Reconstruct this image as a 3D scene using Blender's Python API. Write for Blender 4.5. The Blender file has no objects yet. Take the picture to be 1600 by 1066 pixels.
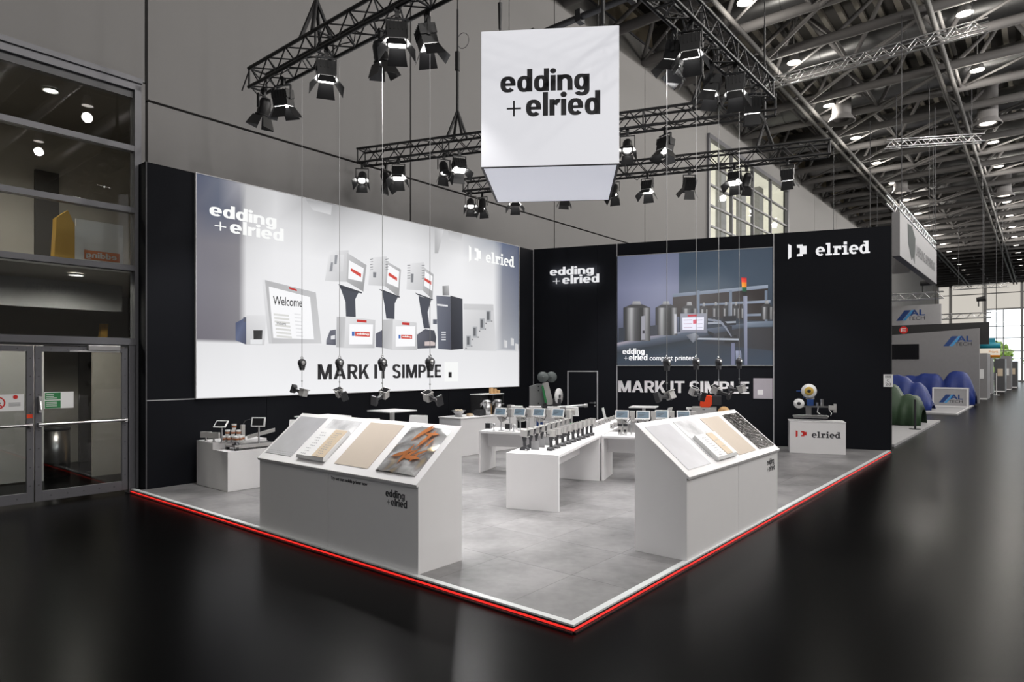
import bpy, bmesh, math, random
from mathutils import Vector, Matrix, Euler
random.seed(7)
SC = bpy.context.scene
COL = SC.collection
R = math.radians

# ------------------------------------------------------------------ camera, world, exposure
cam_data = bpy.data.cameras.new('camera')
cam_data.sensor_width = 36.0
cam_data.lens = 36.0 * 1005.0 / 1600.0
cam_data.shift_y = 40.0 / 1600.0
cam_data.clip_end = 500
cam = bpy.data.objects.new('camera', cam_data)
cam.location = (0, 0, 2.065)
cam.rotation_euler = (R(90), 0, 0)
COL.objects.link(cam)
SC.camera = cam
world = bpy.data.worlds.new('overcast_sky')
SC.world = world
world.use_nodes = True
world.node_tree.nodes['Background'].inputs[0].default_value = (0.92, 0.96, 1.0, 1)
world.node_tree.nodes['Background'].inputs[1].default_value = 2.2
SC.view_settings.view_transform = 'Standard'
SC.view_settings.look = 'None'
SC.view_settings.exposure = 0.0
SC.view_settings.gamma = 1.0
SC.view_settings.use_curve_mapping = False
SPOT_W = 290.0      # one stage spotlight
LAMP_W = 150.0      # one high-bay hall lamp
AISLE_FILL_W = 520.0     # unseen aisle lamp rows, added and boosted to light the right counter

# ------------------------------------------------------------------ helpers
def lin(c):
    c = c / 255.0
    return c / 12.92 if c <= 0.04045 else ((c + 0.055) / 1.055) ** 2.4
def rgb(r, g=None, b=None):
    if g is None: g = b = r
    return (lin(r), lin(g), lin(b), 1.0)

class Frame:
    """A local ground frame: origin, height and heading."""
    def __init__(s, x, y, z, deg): s.o = Vector((x, y, z)); s.a = R(deg)
    def pt(s, x, y, z=0.0):
        c, n = math.cos(s.a), math.sin(s.a)
        return Vector((s.o.x + c * x - n * y, s.o.y + n * x + c * y, s.o.z + z))
A_BOOTH, A_BACK = 50.4477, -20.0751
PF = 0.065
BOOTH = Frame(0.4752, 4.9752, PF, A_BOOTH)        # x along the right platform edge, y along the left platform edge
LEFT = Frame(-5.948, 10.4688, 0, A_BOOTH)         # x along the left booth wall, y into that wall
HALL = Frame(-6.2024, 10.679, 0, A_BOOTH)         # x along the hall side wall, y into that wall
BACK = Frame(0.6038, 18.4021, 0, A_BACK)          # x along the back booth wall, y into that wall
TAB = Frame(-0.0832, 9.0827, PF, A_BACK)          # the cross-shaped tables
GRID = Frame(0, 0, 0, A_BOOTH)                    # hall grid: x down the hall, y towards the side wall

class MB:
    """Collects geometry for ONE mesh object."""
    def __init__(s): s.v = []; s.f = []; s.m = []; s.sm = []
    def add(s, vs, fs, mi=0, smooth=False):
        b = len(s.v); s.v += [tuple(v) for v in vs]
        for f in fs: s.f.append(tuple(b + i for i in f)); s.m.append(mi); s.sm.append(smooth)
        return s
    def box(s, x0, x1, y0, y1, z0, z1, mi=0):
        v = [(x0,y0,z0),(x1,y0,z0),(x1,y1,z0),(x0,y1,z0),(x0,y0,z1),(x1,y0,z1),(x1,y1,z1),(x0,y1,z1)]
        return s.add(v, [(0,3,2,1),(4,5,6,7),(0,1,5,4),(1,2,6,5),(2,3,7,6),(3,0,4,7)], mi)
    def prism(s, pts, off, mi=0):
        """pts: planar 3-D polygon, swept by the vector off."""
        n = len(pts); o = Vector(off); a = [Vector(p) for p in pts]
        v = a + [p + o for p in a]
        nrm = Vector((0,0,0))
        for i in range(n): nrm += a[i].cross(a[(i+1) % n])
        fw = nrm.dot(o) > 0
        fs = [tuple(range(n)), tuple(range(2*n-1, n-1, -1))] + [(i, i+n, (i+1)%n+n, (i+1)%n) for i in range(n)]
        if fw: fs = [tuple(reversed(f)) for f in fs]
        return s.add(v, fs, mi)
    def pxy(s, pts, z0, z1, mi=0): return s.prism([(x,y,z0) for x,y in pts], (0,0,z1-z0), mi)
    def pxz(s, pts, y0, y1, mi=0): return s.prism([(x,y0,z) for x,z in pts], (0,y1-y0,0), mi)
    def pyz(s, pts, x0, x1, mi=0): return s.prism([(x0,y,z) for y,z in pts], (x1-x0,0,0), mi)
    def cyl(s, p0, p1, r0, r1=None, n=10, mi=0, caps=True):
        if r1 is None: r1 = r0
        p0 = Vector(p0); p1 = Vector(p1); d = (p1-p0).normalized()
        a = d.orthogonal().normalized(); b = d.cross(a)
        v = []
        for p, r in ((p0,r0),(p1,r1)):
            for i in range(n):
                t = 2*math.pi*i/n; v.append(p + a*(r*math.cos(t)) + b*(r*math.sin(t)))
        s.add(v, [(i,(i+1)%n,(i+1)%n+n,i+n) for i in range(n)], mi, True)
        if caps: s.add(v, [tuple(range(n-1,-1,-1)), tuple(range(n,2*n))], mi)
        return s
    def tube(s, path, r, n=6, mi=0):
        for a, b in zip(path[:-1], path[1:]): s.cyl(a, b, r, n=n, mi=mi)
        return s
    def lathe(s, prof, n=16, c=(0,0,0), mi=0, ax='z'):
        v = []; fs = []
        for r, z in prof:
            for i in range(n):
                t = 2*math.pi*i/n; x, y = r*math.cos(t), r*math.sin(t)
                p = (x,y,z) if ax == 'z' else ((x,z,y) if ax == 'y' else (z,x,y))
                v.append((p[0]+c[0], p[1]+c[1], p[2]+c[2]))
        for j in range(len(prof)-1):
            for i in range(n):
                q = (j*n+i, j*n+(i+1)%n, (j+1)*n+(i+1)%n, (j+1)*n+i)
                fs.append(q if ax != 'y' else q[::-1])
        return s.add(v, fs, mi, True)
    def ball(s, c, r, n=12, mi=0, sz=1.0):
        k = max(4, n//2)
        return s.lathe([(max(1e-4, r*math.sin(math.pi*j/k)), -r*sz*math.cos(math.pi*j/k)) for j in range(k+1)], n, c, mi)
    def mesh(s, name, mats):
        me = bpy.data.meshes.new(name)
        me.from_pydata(s.v, [], s.f)
        for m in (mats if isinstance(mats, (list, tuple)) else [mats]): me.materials.append(m)
        me.polygons.foreach_set('material_index', s.m)
        me.polygons.foreach_set('use_smooth', s.sm)
        me.update()
        return me
    def build(s, name, mats, parent=None, bev=0.0, label=None, loc=None, rot=None):
        o = bpy.data.objects.new(name, s.mesh(name, mats)); COL.objects.link(o)
        if parent is not None: o.parent = parent
        if loc is not None: o.location = loc
        if rot is not None: o.rotation_euler = rot
        if bev:
            m = o.modifiers.new('edge', 'BEVEL'); m.width = bev; m.segments = 2; m.limit_method = 'ANGLE'; m.angle_limit = R(40)
        if label: o['label'] = label
        return o

def tag(o, label, cat, group=None, kind=None):
    o['label'] = label; o['category'] = cat
    if group: o['group'] = group
    if kind: o['kind'] = kind
    return o
def thing(name, label, cat, fr, x, y, z=0.0, rot=0.0, group=None):
    o = bpy.data.objects.new(name, None); COL.objects.link(o)
    o.empty_display_size = 0.1
    o.location = fr.pt(x, y, z); o.rotation_euler = (0, 0, fr.a + R(rot))
    return tag(o, label, cat, group)
def struct(name, fr, x=0.0, y=0.0, z=0.0):
    o = bpy.data.objects.new(name, None); COL.objects.link(o)
    o.location = fr.pt(x, y, z); o.rotation_euler = (0, 0, fr.a)
    o['kind'] = 'structure'
    return o
def dup(root, fr, x, y, z=0.0, rot=0.0, label=None, group=None):
    r = root.copy(); COL.objects.link(r)
    r.location = fr.pt(x, y, z); r.rotation_euler = (0, 0, fr.a + R(rot))
    if label: r['label'] = label
    if group: r['group'] = group
    for ch in list(root.children):
        c = ch.copy(); COL.objects.link(c); c.parent = r
        for g in list(ch.children):
            d = g.copy(); COL.objects.link(d); d.parent = c
    return r
def inst(src, parent, name=None, loc=None, rot=None):
    """A further piece sharing the mesh of src."""
    o = src.copy(); COL.objects.link(o); o.parent = parent
    if loc is not None: o.location = loc
    if rot is not None: o.rotation_euler = rot
    return o

# ------------------------------------------------------------------ materials
def mat(name, col, rough=0.5, metal=0.0, var=0.06, scale=6.0, bump=0.0, spec=0.5, coat=0.0):
    m = bpy.data.materials.new(name); m.use_nodes = True
    nt = m.node_tree; b = nt.nodes['Principled BSDF']
    b.inputs['Roughness'].default_value = rough; b.inputs['Metallic'].default_value = metal
    b.inputs['Specular IOR Level'].default_value = spec
    if coat: b.inputs['Coat Weight'].default_value = coat
    tc = nt.nodes.new('ShaderNodeTexCoord'); nz = nt.nodes.new('ShaderNodeTexNoise')
    nz.inputs['Scale'].default_value = scale; nz.inputs['Detail'].default_value = 3
    nt.links.new(tc.outputs['Object'], nz.inputs['Vector'])
    mx = nt.nodes.new('ShaderNodeMix'); mx.data_type = 'RGBA'
    mx.inputs['A'].default_value = tuple(max(0, c*(1-var)) for c in col[:3]) + (1,)
    mx.inputs['B'].default_value = tuple(min(1, c*(1+var)) for c in col[:3]) + (1,)
    nt.links.new(nz.outputs['Fac'], mx.inputs['Factor']); nt.links.new(mx.outputs['Result'], b.inputs['Base Color'])
    if bump:
        bp = nt.nodes.new('ShaderNodeBump'); bp.inputs['Strength'].default_value = bump; bp.inputs['Distance'].default_value = 0.02
        nt.links.new(nz.outputs['Fac'], bp.inputs['Height']); nt.links.new(bp.outputs['Normal'], b.inputs['Normal'])
    return m
def emit(name, col, s=1.0, base=None):
    m = bpy.data.materials.new(name); m.use_nodes = True
    b = m.node_tree.nodes['Principled BSDF']
    b.inputs['Base Color'].default_value = base or (0.05, 0.05, 0.05, 1)
    b.inputs['Emission Color'].default_value = col; b.inputs['Emission Strength'].default_value = s
    b.inputs['Roughness'].default_value = 0.5
    return m
def glass(name, tint=(1,1,1,1), gloss=0.02, ior=1.5):
    m = bpy.data.materials.new(name); m.use_nodes = True
    nt = m.node_tree; nt.nodes.clear()
    out = nt.nodes.new('ShaderNodeOutputMaterial'); mx = nt.nodes.new('ShaderNodeMixShader')
    tr = nt.nodes.new('ShaderNodeBsdfTransparent'); tr.inputs[0].default_value = tint
    gl = nt.nodes.new('ShaderNodeBsdfGlossy'); gl.inputs['Roughness'].default_value = gloss
    fr = nt.nodes.new('ShaderNodeFresnel'); fr.inputs['IOR'].default_value = ior
    ge = nt.nodes.new('ShaderNodeNewGeometry'); iv = nt.nodes.new('ShaderNodeMath'); iv.operation = 'SUBTRACT'; iv.inputs[0].default_value = 1.0
    mu = nt.nodes.new('ShaderNodeMath'); mu.operation = 'MULTIPLY'
    nt.links.new(ge.outputs['Backfacing'], iv.inputs[1]); nt.links.new(iv.outputs[0], mu.inputs[0]); nt.links.new(fr.outputs[0], mu.inputs[1])
    nt.links.new(mu.outputs[0], mx.inputs[0]); nt.links.new(tr.outputs[0], mx.inputs[1]); nt.links.new(gl.outputs[0], mx.inputs[2])
    nt.links.new(mx.outputs[0], out.inputs[0])
    return m
def printed(name, s=1.0):
    """A print or screen whose colours come from the flat printed pieces; it is lit from within."""
    m = bpy.data.materials.new(name); m.use_nodes = True
    nt = m.node_tree; b = nt.nodes['Principled BSDF']
    at = nt.nodes.new('ShaderNodeAttribute'); at.attribute_name = 'ink'
    b.inputs['Base Color'].default_value = (0.02, 0.02, 0.02, 1); b.inputs['Roughness'].default_value = 0.6
    nt.links.new(at.outputs['Color'], b.inputs['Emission Color']); b.inputs['Emission Strength'].default_value = s
    return m

M = {}
M['white'] = mat('white_laminate', (0.79, 0.78, 0.785, 1), 0.45, var=0.015)
M['white2'] = mat('white_plastic', (0.8, 0.8, 0.8, 1), 0.35, var=0.02)
M['case'] = mat('grey_metal_case', (0.42, 0.41, 0.4, 1), 0.4, var=0.04)
M['case_dk'] = mat('grey_painted_metal', (0.3, 0.3, 0.305, 1), 0.45, var=0.05)
M['dark'] = mat('dark_grey_plastic', (0.026, 0.026, 0.03, 1), 0.45)
M['black'] = mat('black_painted_metal', (0.012, 0.012, 0.013, 1), 0.45)
M['black_satin'] = mat('black_satin_door_leaf', (0.02, 0.02, 0.021, 1), 0.3)
M['wallblack'] = mat('black_wall_fabric', (0.0055, 0.0062, 0.009, 1), 0.75, var=0.03, spec=0.15)
M['seam'] = mat('aluminium_seam', (0.5, 0.5, 0.51, 1), 0.4, 0.2)
M['steel'] = mat('brushed_steel', (0.62, 0.62, 0.63, 1), 0.28, 1.0)
M['cable'] = mat('steel_cable', (0.42, 0.42, 0.42, 1), 0.4, 0.6)
M['hallfloor'] = mat('black_hall_floor', (0.0015, 0.0015, 0.0015, 1), 0.27, var=0.3, scale=0.6, spec=0.5)
M['hallfloor'].node_tree.nodes['Principled BSDF'].inputs['IOR'].default_value = 1.12
M['hallwall'] = mat('grey_hall_panel', (0.205, 0.199, 0.195, 1), 0.7, var=0.02, scale=1.5)
M['joint'] = mat('black_joint_rubber', (0.006, 0.006, 0.006, 1), 0.8)
M['facade'] = mat('grey_facade_metal', (0.13, 0.13, 0.142, 1), 0.4, 0.2)
M['facade_dk'] = mat('dark_facade_metal', (0.06, 0.06, 0.065, 1), 0.45)
M['tube'] = mat('grey_roof_steel', (0.13, 0.124, 0.122, 1), 0.75)
M['deck'] = mat('roof_deck', (0.03, 0.027, 0.023, 1), 0.7)
M['rib'] = mat('roof_rib', (0.17, 0.155, 0.13, 1), 0.6)
M['duct'] = mat('galvanised_duct', (0.22, 0.22, 0.22, 1), 0.38, 0.85)
M['kraft'] = mat('kraft_paper', (0.5, 0.43, 0.36, 1), 0.8, var=0.05, scale=3)
M['card'] = mat('cardboard', (0.6, 0.36, 0.16, 1), 0.8)
M['wood'] = mat('light_wood', (0.6, 0.49, 0.36, 1), 0.6, var=0.1)
M['greyplate'] = mat('brushed_aluminium_sheet', (0.56, 0.56, 0.59, 1), 0.42, 0.5, var=0.12, scale=4)
M['orange'] = mat('orange_red_plastic', (0.8, 0.06, 0.01, 1), 0.45)
M['red'] = mat('red_ink', (0.62, 0.015, 0.01, 1), 0.5)
M['ink'] = mat('black_ink', (0.03, 0.03, 0.036, 1), 0.6)
M['inkgrey'] = mat('grey_ink', (0.33, 0.33, 0.35, 1), 0.6)
M['blue'] = mat('dark_blue_plastic', (0.01, 0.05, 0.2, 1), 0.5)
M['green'] = mat('green_plastic', (0.02, 0.2, 0.06, 1), 0.5)
M['coffee'] = mat('brown_cup_band', (0.3, 0.1, 0.03, 1), 0.6)
M['yellow'] = mat('yellow_tape', (0.6, 0.4, 0.07, 1), 0.6)
M['drape_blue'] = mat('blue_tarpaulin', (0.004, 0.022, 0.17, 1), 0.5, var=0.2)
M['drape_green'] = mat('green_tarpaulin', (0.02, 0.05, 0.02, 1), 0.6, var=0.2)
M['navy'] = mat('navy_ink', (0.012, 0.05, 0.2, 1), 0.5)
M['sky_ink'] = mat('light_blue_ink', (0.06, 0.3, 0.62, 1), 0.5)
M['screen_blue'] = emit('tablet_screen', rgb(112, 134, 150), 0.75, (0.02, 0.02, 0.02, 1))
M['screen_off'] = mat('dark_glass_screen', (0.012, 0.012, 0.014, 1), 0.12)
M['lens'] = emit('lamp_lens', (1.0, 0.98, 0.95, 1), 14.0)
M['lamp'] = emit('hall_lamp_glow', (1.0, 0.95, 0.86, 1), 9.0)
M['led'] = emit('red_led', (1.0, 0.03, 0.022, 1), 0.9, (0.5, 0.02, 0.02, 1))
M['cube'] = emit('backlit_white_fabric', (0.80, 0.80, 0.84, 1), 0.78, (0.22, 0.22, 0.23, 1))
M['logo_lit'] = emit('lit_white_letter', (0.92, 0.92, 0.95, 1), 0.72, (0.3, 0.3, 0.3, 1))
M['logo_lb'] = emit('backlit_white_print', (0.9, 0.91, 0.9, 1), 1.0)
M['glass'] = glass('window_glass', (0.8, 0.82, 0.82, 1), 0.0, 1.55)
M['glass_clear'] = glass('clear_glass', (0.96, 0.97, 0.97, 1), 0.0, 1.35)
M['print'] = printed('backlit_poster_print', 1.0)
M['led_screen'] = printed('led_wall_picture', 1.0)

def tile_mat():
    m = bpy.data.materials.new('grey_vinyl_tile'); m.use_nodes = True
    nt = m.node_tree; b = nt.nodes['Principled BSDF']
    ge = nt.nodes.new('ShaderNodeNewGeometry'); oi = nt.nodes.new('ShaderNodeObjectInfo')
    n1 = nt.nodes.new('ShaderNodeTexNoise'); n1.inputs['Scale'].default_value = 1.3; n1.inputs['Detail'].default_value = 5
    n2 = nt.nodes.new('ShaderNodeTexNoise'); n2.inputs['Scale'].default_value = 11; n2.inputs['Detail'].default_value = 4
    for n in (n1, n2): nt.links.new(ge.outputs['Position'], n.inputs['Vector'])
    a = nt.nodes.new('ShaderNodeMath'); a.operation = 'MULTIPLY_ADD'; a.inputs[1].default_value = 0.35; nt.links.new(n2.outputs['Fac'], a.inputs[0]); nt.links.new(n1.outputs['Fac'], a.inputs[2])
    c = nt.nodes.new('ShaderNodeMath'); c.operation = 'MULTIPLY_ADD'; c.inputs[1].default_value = 0.12; nt.links.new(oi.outputs['Random'], c.inputs[0]); nt.links.new(a.outputs[0], c.inputs[2])
    rp = nt.nodes.new('ShaderNodeValToRGB'); rp.color_ramp.elements[0].position = 0.52; rp.color_ramp.elements[1].position = 0.92
    rp.color_ramp.elements[0].color = (0.135, 0.133, 0.134, 1); rp.color_ramp.elements[1].color = (0.265, 0.258, 0.26, 1)
    nt.links.new(c.outputs[0], rp.inputs['Fac']); nt.links.new(rp.outputs['Color'], b.inputs['Base Color'])
    b.inputs['Roughness'].default_value = 0.42; b.inputs['Specular IOR Level'].default_value = 0.35
    return m
M['tile'] = tile_mat()
def foil_mat(name, c1, c2, c3, scale, metal=0.9):
    m = bpy.data.materials.new(name); m.use_nodes = True
    nt = m.node_tree; b = nt.nodes['Principled BSDF']
    tc = nt.nodes.new('ShaderNodeTexCoord'); n = nt.nodes.new('ShaderNodeTexNoise'); n.inputs['Scale'].default_value = scale; n.inputs['Detail'].default_value = 2
    n.inputs['Distortion'].default_value = 1.5
    nt.links.new(tc.outputs['Object'], n.inputs['Vector'])
    rp = nt.nodes.new('ShaderNodeValToRGB'); e = rp.color_ramp.elements
    e[0].position = 0.42; e[0].color = c1; e[1].position = 0.62; e[1].color = c3
    x = e.new(0.52); x.color = c2
    nt.links.new(n.outputs['Fac'], rp.inputs['Fac']); nt.links.new(rp.outputs['Color'], b.inputs['Base Color'])
    v = nt.nodes.new('ShaderNodeTexVoronoi'); v.inputs['Scale'].default_value = scale*2.2
    nt.links.new(tc.outputs['Object'], v.inputs['Vector'])
    bp = nt.nodes.new('ShaderNodeBump'); bp.inputs['Strength'].default_value = 0.4; bp.inputs['Distance'].default_value = 0.03
    nt.links.new(v.outputs['Distance'], bp.inputs['Height']); nt.links.new(bp.outputs['Normal'], b.inputs['Normal'])
    b.inputs['Metallic'].default_value = metal; b.inputs['Roughness'].default_value = 0.24
    return m
M['foil'] = foil_mat('printed_metal_foil', (0.62, 0.62, 0.62, 1), (0.34, 0.33, 0.33, 1), (0.66, 0.5, 0.28, 1), 2.2, 0.6)
M['blackfoil'] = foil_mat('crumpled_black_film', (0.02, 0.02, 0.02, 1), (0.05, 0.045, 0.04, 1), (0.03, 0.03, 0.03, 1), 10)
def smudge_mat():
    m = bpy.data.materials.new('smudged_white_board'); m.use_nodes = True
    nt = m.node_tree; b = nt.nodes['Principled BSDF']
    tc = nt.nodes.new('ShaderNodeTexCoord'); n = nt.nodes.new('ShaderNodeTexNoise'); n.inputs['Scale'].default_value = 3.5; n.inputs['Detail'].default_value = 3
    nt.links.new(tc.outputs['Object'], n.inputs['Vector'])
    rp = nt.nodes.new('ShaderNodeValToRGB'); e = rp.color_ramp.elements
    e[0].position = 0.35; e[0].color = (0.38, 0.38, 0.39, 1); e[1].position = 0.62; e[1].color = (0.7, 0.7, 0.71, 1)
    nt.links.new(n.outputs['Fac'], rp.inputs['Fac']); nt.links.new(rp.outputs['Color'], b.inputs['Base Color']); b.inputs['Roughness'].default_value = 0.5
    return m
M['smudge'] = smudge_mat()

# ------------------------------------------------------------------ lettering
_ref = {}
def glyphs(txt, track=1.0):
    """Outline text as a flat mesh: (verts, faces), baseline at y=0, one em high."""
    cu = bpy.data.curves.new('text', 'FONT'); cu.body = txt; cu.space_character = track; cu.resolution_u = 3
    o = bpy.data.objects.new('text', cu); COL.objects.link(o)
    me = bpy.data.meshes.new_from_object(o)
    v = [tuple(p.co) for p in me.vertices]; f = [tuple(p.vertices) for p in me.polygons]
    bpy.data.objects.remove(o); bpy.data.curves.remove(cu); bpy.data.meshes.remove(me)
    return v, f
def text(mb, txt, x0, x1, z0, z1, y=0.0, bold=0.0, ref='d', track=1.0, mi=0, dep=0.002):
    """Thin printed text on the plane y between x0..x1; z0 is the baseline and z1 the height of the letter ref."""
    v, f = glyphs(txt, track)
    if ref not in _ref: _ref[ref] = max(p[1] for p in glyphs(ref)[0])
    a = min(p[0] for p in v); b = max(p[0] for p in v)
    sx = (x1-x0)/(b-a); sz = (z1-z0)/_ref[ref]
    for k, (dx, dz) in enumerate(((0, 0),) if not bold else ((-bold, 0), (bold, 0), (0, bold*.6), (0, -bold*.6))):
        mb.add([(x0+(p[0]-a+dx)*sx, y-dep-0.00005*k, z0+(p[1]+dz)*sz) for p in v], [tuple(q) for q in f], mi)
    return mb
class Pen:
    """Draws heavy sans letters from overlapping flat strokes; x-height 1."""
    def __init__(s): s.q = []
    def box(s, a, b, c, d): s.q.append([(a, c), (b, c), (b, d), (a, d)])
    def poly(s, *p): s.q.append(list(p))
    def ring(s, cx, cy, rx, ry, tx, ty, a0=0, a1=360, n=22, e=0.84):
        def P(t, rx, ry):
            c, n_ = math.cos(t), math.sin(t)
            return (cx+rx*math.copysign(abs(c)**e, c), cy+ry*math.copysign(abs(n_)**e, n_))
        n = max(4, int(n*(a1-a0)/360))
        for k in range(n):
            t, u = R(a0+(a1-a0)*k/n), R(a0+(a1-a0)*(k+1)/n)
            s.q.append([P(t, rx, ry), P(u, rx, ry), P(u, rx-tx, ry-ty), P(t, rx-tx, ry-ty)])
    def dot(s, cx, cy, rx, ry, n=14): s.q.append([(cx+rx*math.cos(2*math.pi*k/n), cy+ry*math.sin(2*math.pi*k/n)) for k in range(n)])
def letter(c):
    p = Pen(); S = 0.31; T = 0.23
    if c == 'e':
        p.ring(.46, .5, .46, .52, S, T, 0, 318); p.box(.2, .91, .40, .58); return p.q, .92
    if c == 'd': p.ring(.43, .5, .43, .52, S, T); p.box(.60, .91, 0, 1.45); return p.q, .91
    if c == 'g':
        p.ring(.43, .5, .43, .52, S, T); p.box(.60, .91, 0.0, 1.0); p.ring(.45, .02, .46, .40, S, T, 205, 360); return p.q, .91
    if c == 'n':
        p.box(0, S, 0, 1.0); p.ring(.46, .55, .455, .47, S, T+.03, 0, 150); p.box(.605, .915, 0, .56); return p.q, .915
    if c == 'i': p.box(0, S, 0, 1.0); p.dot(S/2, 1.27, .19, .17); return p.q, S
    if c == 'l': p.box(0, S, 0, 1.45); return p.q, S
    if c == 'r': p.box(0, S, 0, 1.0); p.ring(.56, .5, .42, .52, S, T+.03, 78, 160); return p.q, .60
    s = .2; h = 1.0
    if c == 'M':
        p.box(0, s, 0, h); p.box(.68, .88, 0, h); p.poly((.02, h), (.25, h), (.53, 0), (.35, 0)); p.poly((.86, h), (.63, h), (.35, 0), (.53, 0)); return p.q, .88
    if c == 'A': p.poly((0, 0), (.21, 0), (.50, h), (.30, h)); p.poly((.80, 0), (.59, 0), (.30, h), (.50, h)); p.box(.17, .63, .2, .36); return p.q, .80
    if c in 'RP':
        p.box(0, s, 0, h); w = .66 if c == 'R' else .64
        p.box(.1, .36, h-.16, h); p.box(.1, .36, .38, .54); p.ring(.34, .69, w-.34, .31, s, .16, -90, 90, 30, 0.9)
        if c == 'R': p.poly((.26, .42), (.44, .46), (.69, 0), (.47, 0))
        return p.q, w
    if c == 'K': p.box(0, s, 0, h); p.poly((.14, .32), (.45, h), (.69, h), (.2, .24)); p.poly((.26, .56), (.42, .66), (.71, 0), (.48, 0)); return p.q, .71
    if c == 'I': p.box(0, s, 0, h); return p.q, s
    if c == 'T': p.box(0, .66, h-.165, h); p.box(.23, .43, 0, h); return p.q, .66
    if c == 'L': p.box(0, s, 0, h); p.box(0, .54, 0, .165); return p.q, .54
    if c == 'E': p.box(0, s, 0, h); p.box(0, .55, 0, .165); p.box(0, .55, h-.165, h); p.box(0, .50, .425, .58); return p.q, .55
    if c == 'S':
        p.ring(.32, .735, .31, .28, s, .155, 12, 262, 26); p.ring(.32, .27, .31, .28, s, .155, -168, 82, 26); p.poly((.14, .50), (.34, .58), (.50, .50), (.30, .42)); return p.q, .64
    return [], .26
def bold_word(mb, txt, x0, x1, z0, z1, asc=1.45, y=0.0, dep=0.004, mi=0, gap=0.085):
    """Heavy lettering between x0..x1, baseline z0; z1 = top of an ascender (asc units high)."""
    qs = []; x = 0.0
    for c in txt:
        q, w = letter(c); qs += [[(a+x, b) for a, b in poly] for poly in q]; x += w + (0.0 if c == ' ' else gap)
    x -= gap; sx = (x1-x0)/x; sz = (z1-z0)/asc
    for q in qs: mb.pxz([(x0+a*sx, z0+b*sz) for a, b in q], y-dep, y, mi)
    return mb
def logo_two_lines(mb, x0, x1, z0, y=0.0, h=None, dep=0.004, mi=0):
    """The two-line word mark, x0..x1 wide, lower baseline at z0; h = height scale."""
    w = x1-x0; h = h or w
    bold_word(mb, 'edding', x0, x0+0.894*w, z0+0.249*h, z0+0.477*h, 1.45, y, dep, mi)
    bold_word(mb, 'elried', x0+0.258*w, x1, z0, z0+0.238*h, 1.45, y, dep, mi)
    mb.box(x0+0.065*w, x0+0.209*w, y-dep, y, z0+0.075*h, z0+0.092*h, mi)
    mb.box(x0+0.129*w, x0+0.146*w, y-dep, y, z0+0.005*h, z0+0.163*h, mi)
    return mb
def word_parts(parent, txt, x0, x1, z0, z1, asc, y, dep, mt, gap, name='word'):
    """Each word of a line as a part of its own."""
    adv = []; x = 0.0
    for c in txt: w = letter(c)[1]; adv.append((x, x+w)); x += w + (0.0 if c == ' ' else gap)
    tot = adv[-1][1]; i = 0
    for w in txt.split(' '):
        a, b = adv[i][0], adv[i+len(w)-1][1]; i += len(w)+1
        mb = MB(); bold_word(mb, w, x0+a/tot*(x1-x0), x0+b/tot*(x1-x0), z0, z1, asc, y, dep, 0, gap); mb.build(name, mt, parent)
def logo_parts(parent, x0, x1, z0, y, h, dep, mt, tint):
    w = x1-x0; h = h or w
    a = MB(); bold_word(a, 'edding', x0, x0+0.894*w, z0+0.249*h, z0+0.477*h, 1.45, y, dep); a.build('upper_word', mt, parent, label='upper word in %s' % tint)
    a = MB(); bold_word(a, 'elried', x0+0.258*w, x1, z0, z0+0.238*h, 1.45, y, dep); a.build('lower_word', mt, parent, label='lower word in %s' % tint)
    a = MB().box(x0+0.065*w, x0+0.209*w, y-dep, y, z0+0.075*h, z0+0.092*h).box(x0+0.129*w, x0+0.146*w, y-dep, y, z0+0.005*h, z0+0.163*h); a.build('plus_sign', mt, parent, label='thin plus sign in %s' % tint)
def slab_word(mb, x0, x1, z0, z1, y=0.0, dep=0.004, mi=0):
    """The slab-serif word 'elried'."""
    s = (x1-x0)/4.55; H = z1-z0; hx = 0.72*H; sw = 0.25*s; sf = 0.13*H
    def bar(a, b, c, d): mb.box(x0+a*s, x0+b*s, y-dep, y, z0+c, z0+d, mi)
    def ring(cx, rx, t, a0, a1, n=14):
        pts = []
        for k in range(n+1):
            t_ = R(a0+(a1-a0)*k/n); pts.append((math.cos(t_), math.sin(t_)))
        for (c0, s0), (c1, s1) in zip(pts[:-1], pts[1:]):
            q = [(x0+(cx+rx*c0)*s, z0+hx/2+hx*0.53*s0), (x0+(cx+rx*c1)*s, z0+hx/2+hx*0.53*s1),
                 (x0+(cx+(rx-t)*c1)*s, z0+hx/2+(hx*0.53-0.15*H)*s1), (x0+(cx+(rx-t)*c0)*s, z0+hx/2+(hx*0.53-0.15*H)*s0)]
            mb.pxz(q, y-dep, y, mi)
    def e(cx):
        ring(cx, 0.40, 0.24, 0, 310); bar(cx-0.3, cx+0.39, hx*0.44, hx*0.60)
    e(0.42)
    bar(1.02, 1.27, 0, H); bar(0.9, 1.1, H-sf, H); bar(0.88, 1.42, 0, sf)                                   # l
    bar(1.62, 1.87, 0, hx); bar(1.5, 1.7, hx-sf, hx); bar(1.5, 2.05, 0, sf); bar(1.85, 2.2, hx-0.2*H, hx); bar(2.02, 2.2, hx-0.3*H, hx)   # r
    bar(2.42, 2.67, 0, hx); bar(2.29, 2.5, hx-sf, hx); bar(2.28, 2.82, 0, sf); bar(2.4, 2.68, hx+0.09*H, hx+0.31*H)    # i
    e(3.25)
    ring(4.07, 0.36, 0.22, 40, 320); bar(4.2, 4.45, 0, H); bar(4.06, 4.25, H-sf, H); bar(4.4, 4.57, 0, sf)    # d
    return mb
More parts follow.
